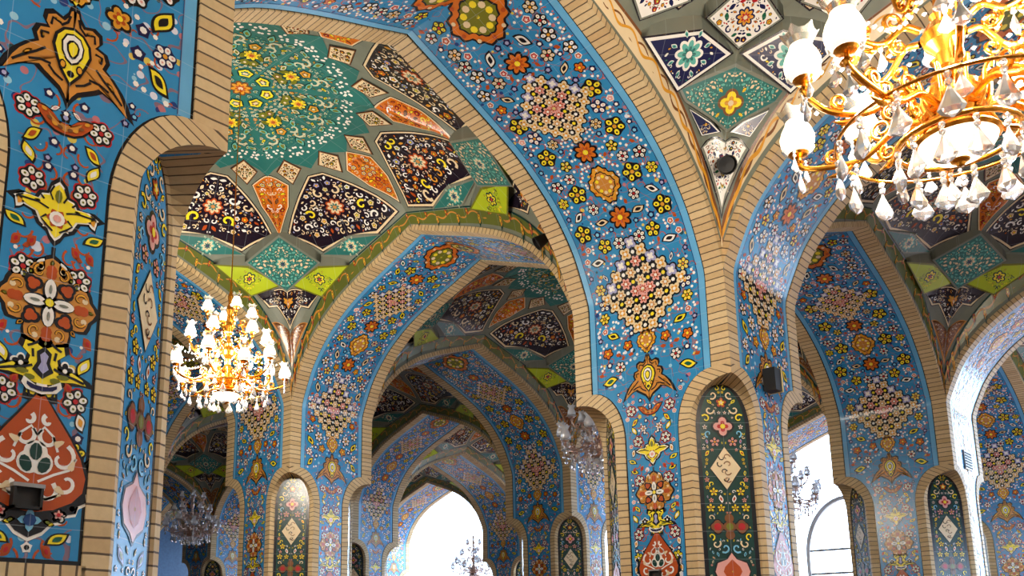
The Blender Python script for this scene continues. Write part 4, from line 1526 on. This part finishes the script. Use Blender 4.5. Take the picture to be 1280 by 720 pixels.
PIER_LABEL = {}
ARCH_LABEL = {}
VAULT_LABEL = {}
PIER_LABEL.update({
    (-1, 0): 'huge near pier with blue floral panel and brick edge, beside the photo edge',
    (0, 0): 'large tiled pier with green niche panel below the pendentive with white kite tile',
    (0, 1): 'tiled pier with green niche panel between the warm glowing chandelier and blue arch',
    (1, 0): 'tiled pier with narrow green niche under the dark brown vault, beside the daylit arch',
    (1, 1): 'distant pier with small green niche just behind the hanging crystal chandelier',
    (1, 2): 'pale blue daylit pier seen through the second arch, next to the bright opening',
    (1, 3): 'far slim pier behind the unlit chandelier, in the dim left bay',
    (2, 0): 'blue tiled pier beyond the white daylit arch at the right photo edge',
    (2, 1): 'far pier mostly hidden behind the large pier with the green niche',
})
ARCH_LABEL.update({
    ('u', -1, 0): 'largest pointed arch, wide blue floral soffit sweeping over the middle of the hall',
    ('v', 0, -1): 'pointed arch with pale blue soffit curving up behind the largest golden chandelier',
    ('v', -1, -1): 'near arch overhead springing from the huge near pier, only its foot visible',
    ('v', 0, 0): 'second pointed arch, seen within the largest one, blue soffit and buff brick edge',
    ('u', 0, 0): 'arch with dark blue floral soffit under the brown vault on the right',
    ('u', 0, 1): 'shadowed arch with dark blue soffit, framed by the second arch',
    ('v', 1, -1): 'white daylit arch at the right edge with glaring soffit',
    ('v', 1, 1): 'pale blue daylit arch deep in the hall, framed by the shadowed arch',
    ('u', 1, 2): 'farthest blue arch just right of the bright white opening',
    ('v', 2, 2): 'overexposed pale arch of the courtyard front around the bright white opening',
    ('u', -1, 1): 'arch crossing right below the smaller glowing chandelier, opening into the dim left bay',
    ('u', 1, 0): 'deep blue arch soffit beyond the white daylit arch at the right photo edge',
    ('v', 1, 0): 'sliver of pale blue arch behind the unlit crystal chandelier by the brick shoulder',
    ('v', 0, 1): 'sliver of arch at the left below the smaller glowing chandelier, beside the huge pier',
    ('v', 1, 2): 'pale blue arch in the dim left bay, right of the unlit pale chandelier',
    ('u', 0, 3): 'far dark arch behind the unlit pale chandelier in the dim left bay',
    ('v', 2, 0): 'blue arch head above the bright window with grey bars',
    ('u', 0, 2): 'thin strip of arch in the dim left bay against a brick edge',
})
VAULT_LABEL.update({
    (-1, -1): 'vault above the nearest chandelier with white and navy diamond tiles on its pendentive',
    (-1, 0): 'warmly lit vault with teal roundel ringed by black shield, orange and lime green panels',
    (0, -1): 'dim brown vault behind the nearest chandelier with two lime green panels',
    (0, 0): 'dim teal vault glimpsed below the second arch',
    (0, 2): 'dark vault over the left bay above the unlit pale chandelier',
    (-1, 1): 'sliver of vault directly under the smaller glowing chandelier beside the huge pier',
    (0, 1): 'brown vault seen through the shadowed arch above the pale blue arch',
    (1, 1): 'small pale vault patch within the pale blue arch deep in the hall',
    (1, 2): 'small dark vault just over the bright white opening',
    (1, 0): 'little patch of dark vault above the bright window with grey bars',
    (1, -1): 'sliver of vault at the right photo edge inside the white daylit arch',
})
PIER_LABEL[(2, 2)] = 'far blue pier right of the bright white opening, only its upper part visible'
PIER_LABEL[(2, 3)] = 'overexposed pale pier at the lower left of the bright white opening'
for i in range(I0, I1 + 1):
    for j in range(J0, J1 + 1):
        lb = PIER_LABEL.get((i, j))
        pr = put(PIER, (i * L, j * L, 0), lb or 'tiled pier of the far rows, hidden behind nearer piers', 'pier', None if lb else 'hidden tiled piers')
        if (i, j) == (-1, 0):
            for ch in pr.children:
                if ch.name.startswith('niche_panel'):
                    ch.data = NICHE_BLUE[0]
        if i < I1:
            lb = ARCH_LABEL.get(('u', i, j))
            put(ARCH_U, ((i + .5) * L, j * L, 0), lb or 'blue tiled arch along the row, hidden behind nearer arches', 'arch', None if lb else 'hidden arches along the rows')
        if j < J1:
            lb = ARCH_LABEL.get(('v', i, j))
            put(ARCH_V, (i * L, (j + .5) * L, 0), lb or 'blue tiled arch across the row, hidden behind nearer arches', 'arch', None if lb else 'hidden arches across the rows')
        if i < I1 and j < J1:
            lb = VAULT_LABEL.get((i, j))
            put(V_FAN if (i, j) == (-1, -1) else V_STAR, ((i + .5) * L, (j + .5) * L, 0), lb or 'tiled vault of a far bay, hidden behind nearer arches', 'vault',
                None if lb else 'hidden tiled vaults')


def box(name, x0, y0, z0, x1, y1, z1, mat, parent=None, kind='structure'):
    mb = MB()
    c = (1, 1, 1, 1)
    for q in (((x0, y0), (x1, y0)), ((x1, y0), (x1, y1)), ((x1, y1), (x0, y1)), ((x0, y1), (x0, y0))):
        mb.strip([(*q[0], z0), (*q[1], z0)], [(*q[0], z1), (*q[1], z1)], c)
    mb.strip([(x0, y0, z0), (x1, y0, z0)], [(x0, y1, z0), (x1, y1, z0)], c)
    mb.strip([(x0, y0, z1), (x1, y0, z1)], [(x0, y1, z1), (x1, y1, z1)], c)
    o = mb.build(name, mat, smooth=False, parent=parent)
    if kind:
        o['kind'] = kind
    return o


X0, X1 = -1.8 * L, I1 * L + WU / 2
Y0, Y1 = J0 * L - WV / 2, J1 * L + WV / 2
box('floor', -70, -70, -.2, 90, 90, 0, MARBLE)
ZR = ZC + .35
box('ceiling', X0 - .3, Y0 - .3, ZR, X1 + .3, Y1 + .3, ZR + .3, PLASTER)
zt = EYE + .80 * L
box('wall_south', X0 - .3, Y0 - .3, 0, -.1 * L, Y0 - .02, ZR, PLASTER)
box('wall_south_light_blocker', -.1 * L, Y0 - .3, 3.6, L, Y0 - .02, zt, PLASTER)  # unseen plate, added to keep daylight off the upper soffits
box('wall_south_upper', -.1 * L, Y0 - .3, zt, X1 + .3, Y0 - .02, ZR, PLASTER)
box('wall_north', X0 - .3, Y1 + .02, 0, X1 + .3, Y1 + .3, ZR, BLUEWALL)
box('wall_west', X0 - .3, Y0, 0, X0 - .02, Y1, ZR, PLASTER)
box('wall_east', X1 + .02, Y0, zt, X1 + .3, Y1, ZR, PLASTER)

# chandeliers
POWER = 1.0


def chandelier(u, v, z, R, lit, label, ds=1.0, proto=None, rz=0.0):
    if proto is None:
        r = build_chandelier(R, lit, label, ds)
        r['size'] = R / .85
        hang_rod(r, z)
        del r['size']
    else:
        r = copy_tree(proto)
    r.location = (u * L, v * L, z)
    r.rotation_euler = (0, 0, rz)
    tag(r, label, 'chandelier')
    return r


C1 = chandelier(-.5, -.5, EYE + .341 * L, .92, True, 'largest golden chandelier, lit, with big white bowl, cut by the upper photo edge', 1.2)
C2 = chandelier(-.5, .5, EYE + .352 * L, .70, True, 'lit golden chandelier glowing in front of the lime green diamond tiles', 1.0, None, .35)
C3 = chandelier(.5, .5, EYE + .39 * L, .82, False, 'unlit crystal chandelier hanging beside the right foot of the largest arch', 1.2)
chandelier(.54, 2.44, EYE + .37 * L, .82, False, 'unlit pale chandelier in the dim bay beside the black pier edge', 1.2, C3, .2)
chandelier(1.5, .5, EYE + .37 * L, .82, False, 'unlit chandelier dark against the bright window right of the large pier', 1.2, C3, .4)
chandelier(1.95, 2.244, EYE + .275 * L, .62, False, 'tiny chandelier far away against the white bright opening', 1.2, C3, .6)
chandelier(-1.36, -.40, EYE + .46 * L, .92, True, 'added lit golden chandelier, unseen behind the viewpoint, brightening the huge near pier', 1.0, C1, .2)  # unseen extra chandelier, added to brighten the near pier
for (u, v, z, w) in ((-.5, -.5, EYE + .341 * L + .62, 620), (-.5, .5, EYE + .352 * L + .5, 760), (-1.36, -.40, EYE + .46 * L + .6, 520)):  # last entry: fill for the near pier, at the added chandelier
    for q in range(4):
        a = q * PI / 2 + .4
        ld = bpy.data.lights.new('chandelier_glow', 'POINT')
        ld.energy = w / 4 * POWER
        ld.color = (1.0, .92, .79)
        ld.shadow_soft_size = .12
        lo = bpy.data.objects.new('chandelier_glow', ld)
        lo.location = (u * L + .5 * math.cos(a), v * L + .5 * math.sin(a), z)
        COL.objects.link(lo)

# small things fixed to the tiles
def wall_box(name, loc, rz, w_, h_, d_, label, cat):
    """open black box with a pale upper lip; back on the wall"""
    r = empty(name, loc, rz, label, cat)
    mb = MB()
    c = (1, 1, 1, 1)
    t = .012
    for (x0, x1, z0, z1) in ((-w_, w_, h_ - t, h_), (-w_, w_, -h_, -h_ + t), (-w_, -w_ + t, -h_, h_), (w_ - t, w_, -h_, h_)):
        P = [(x0, z0), (x1, z0), (x1, z1), (x0, z1), (x0, z0)]
        mb.strip([(p[0], -d_, p[1]) for p in P], [(p[0], 0, p[1]) for p in P], c)
        mb.strip([(x0, -d_, z0), (x1, -d_, z0)], [(x0, -d_, z1), (x1, -d_, z1)], c)
    mb.build('casing', BLACK, smooth=False, parent=r)
    box('lip', -w_ - .004, -d_ - .004, h_ - t, w_ + .004, 0, h_ + .006, GREYM, r, None)
    m2 = MB()
    m2.strip([(-w_ + t, -d_ * .55, -h_ + t), (w_ - t, -d_ * .55, -h_ + t)], [(-w_ + t, -d_ * .55, h_ - t), (w_ - t, -d_ * .55, h_ - t)], c)
    m2.build('front_plate', BLACK, smooth=False, parent=r)
    return r


def spot(name, loc, rz, label, s=1.0, tilt=.5):
    """small floodlight: bracket, body and hood"""
    r = empty(name, loc, rz, label, 'light')
    b = MB()
    c = (1, 1, 1, 1)
    tube_into(b, [(0, .02, .1 * s), (0, -.06 * s, .1 * s), (0, -.12 * s, .02 * s)], .016 * s, 8)
    b.build('bracket', BLACK, parent=r)
    q = MB()
    ax = np.array([0, -math.cos(tilt), -math.sin(tilt)])
    si = np.array([1, 0, 0])
    up = np.cross(si, ax)
    prof = [(0, -.1), (.06, -.1), (.075, -.06), (.09, .03), (.105, .1), (.095, .1), (.085, .06), (0, .05)]
    for (r0, z0), (r1, z1) in zip(prof, prof[1:]):
        ring = lambda rr_, zz: [tuple(np.array([0, -.14, -.02]) * s + s * (ax * zz + rr_ * (math.cos(2 * PI * i / 16) * si + math.sin(2 * PI * i / 16) * up))) for i in range(17)]
        q.strip(ring(r0, z0), ring(r1, z1), c)
    q.build('lamp_body', BLACK, parent=r)
    return r


wall_box('wall_box', (-1.0 * L - .03, -WV / 2 - .006, 2.23), 0, .066, .055, .05, 'small black box with pale lip fixed low on the huge near pier', 'box')
wall_box('wall_box', (-WU / 2 - .006, .03, 2.26), -PI / 2, .066, .055, .05, 'small black box on the lower red vase of the pier beside the tall green niche', 'box')


def on_vault(i, j, x, y):
    z = float(vault_z(np.array([x]), np.array([y]))[0])
    return ((i + .5) * L + x, (j + .5) * L + y, z)


p_ = on_vault(-1, -1, .362 * L, .356 * L)
spot('floodlight', (p_[0], p_[1], p_[2] - .05), -PI / 4, 'black floodlight on the white kite shaped tile of the pendentive', 1.0, .6)
p_ = on_vault(-1, 0, .374 * L, -.345 * L)
spot('floodlight', (p_[0], p_[1], p_[2] - .02), -PI * .75, 'black floodlight in the far corner of the warmly lit vault', .9, .6)
spk = empty('loudspeaker', (-.12, -WV / 2 - .006, EYE + .352 * L), 0, 'dark box loudspeaker with pale side on the narrow blue face of the large pier', 'loudspeaker')
box('cabinet', -.08, -.17, -.13, .08, -.03, .13, BLACK, spk, None)
box('side_panel', .08, -.18, -.135, .10, -.025, .135, mat_plain('pale_wood', (196, 178, 120), .5), spk, None)
box('wall_bracket', -.04, -.03, -.04, .04, 0, .04, GREYM, spk, None)
vent = empty('wall_vent', (L - .0, -WV / 2 - .006, EYE + .38 * L), 0, 'grey slatted vent plate on the white daylit face beside the narrow niche', 'vent')
box('vent_frame', -.22, -.02, -.17, .22, 0, .17, GREYM, vent, None)
for q_ in range(6):
    box('slat', -.19, -.03, -.14 + q_ * .05, .19, -.02, -.115 + q_ * .05, BLACK, vent, None)

# glazed window in the courtyard arch on the right
win = empty('window_1', (2 * L, .5 * L, 0))
win['kind'] = 'structure'


def arch_frame(half, z0, zs, rise, t, d):
    """pointed frame in the plane x = 0, open at the foot"""
    mb = MB()
    c = (1, 1, 1, 1)
    pts = [(-half, z0), (-half, zs)] + [(-half * math.cos(PI / 2 * i / 10), zs + rise * math.sin(PI / 2 * i / 10)) for i in range(1, 11)]
    pts += [(-p[0], p[1]) for p in pts[::-1][1:]]
    inn = [(p[0] * (1 - t / half), p[1] - (t if p[1] > zs else 0)) for p in pts]
    for x in (-d, d):
        mb.strip([(x, *p) for p in pts], [(x, *p) for p in inn], c)
    mb.strip([(-d, *p) for p in inn], [(d, *p) for p in inn], c)
    mb.strip([(-d, *p) for p in pts], [(d, *p) for p in pts], c)
    return mb


arch_frame(.155 * L, 0, EYE + .28 * L, .205 * L, .10, .07).build('window_frame', WHITEM, smooth=False, parent=win)
for z_ in (EYE + .215 * L, EYE + .298 * L, EYE + .12 * L, EYE):
    box('muntin', -.03, -.15 * L, z_ - .03, .03, .15 * L, z_ + .03, GREYM, win, None)

# ------------------------------------------------------------------ daylight
w = bpy.data.worlds.new('World')
SC.world = w
w.use_nodes = True
bg = w.node_tree.nodes['Background']
bg.inputs[0].default_value = lin((198, 224, 255)) + (1,)
bg.inputs[1].default_value = 10.5

# ------------------------------------------------------------------ camera
F, CX, CY, PITCH, YAW, ROLL, UX, UY = 1094.932, 546.339, 569.112, .20448, -.00042, -.00358, -1.18705, -.64199
from mathutils import Matrix, Vector
a = PI / 4 + YAW
f_ = Vector((math.cos(a), math.sin(a), 0))
r_ = Vector((math.sin(a), -math.cos(a), 0))
u_ = Vector((0, 0, 1))
cf = math.cos(PITCH) * f_ + math.sin(PITCH) * u_
cu = -math.sin(PITCH) * f_ + math.cos(PITCH) * u_
rr = math.cos(ROLL) * r_ + math.sin(ROLL) * cu
uu = -math.sin(ROLL) * r_ + math.cos(ROLL) * cu
cd = bpy.data.cameras.new('camera')
cam = bpy.data.objects.new('camera', cd)
COL.objects.link(cam)
cd.sensor_width = 36.0
cd.lens = F * 36.0 / 1280
cd.shift_x = (640 - CX) / 1280
cd.shift_y = (CY - 360) / 1280
cd.clip_start = .05
cd.clip_end = 400
M = Matrix(((rr.x, uu.x, -cf.x, UX * L), (rr.y, uu.y, -cf.y, UY * L), (rr.z, uu.z, -cf.z, EYE), (0, 0, 0, 1)))
cam.matrix_world = M
SC.camera = cam

vs = SC.view_settings
vs.view_transform = 'Standard'
vs.look = 'None'
vs.gamma = 1
vs.use_curve_mapping = False
vs.exposure = 0.2
SC.cycles.max_bounces = 6
SC.cycles.diffuse_bounces = 4
SC.cycles.glossy_bounces = 3
SC.cycles.transmission_bounces = 5
SC.cycles.sample_clamp_indirect = 6
SC.cycles.use_denoising = True
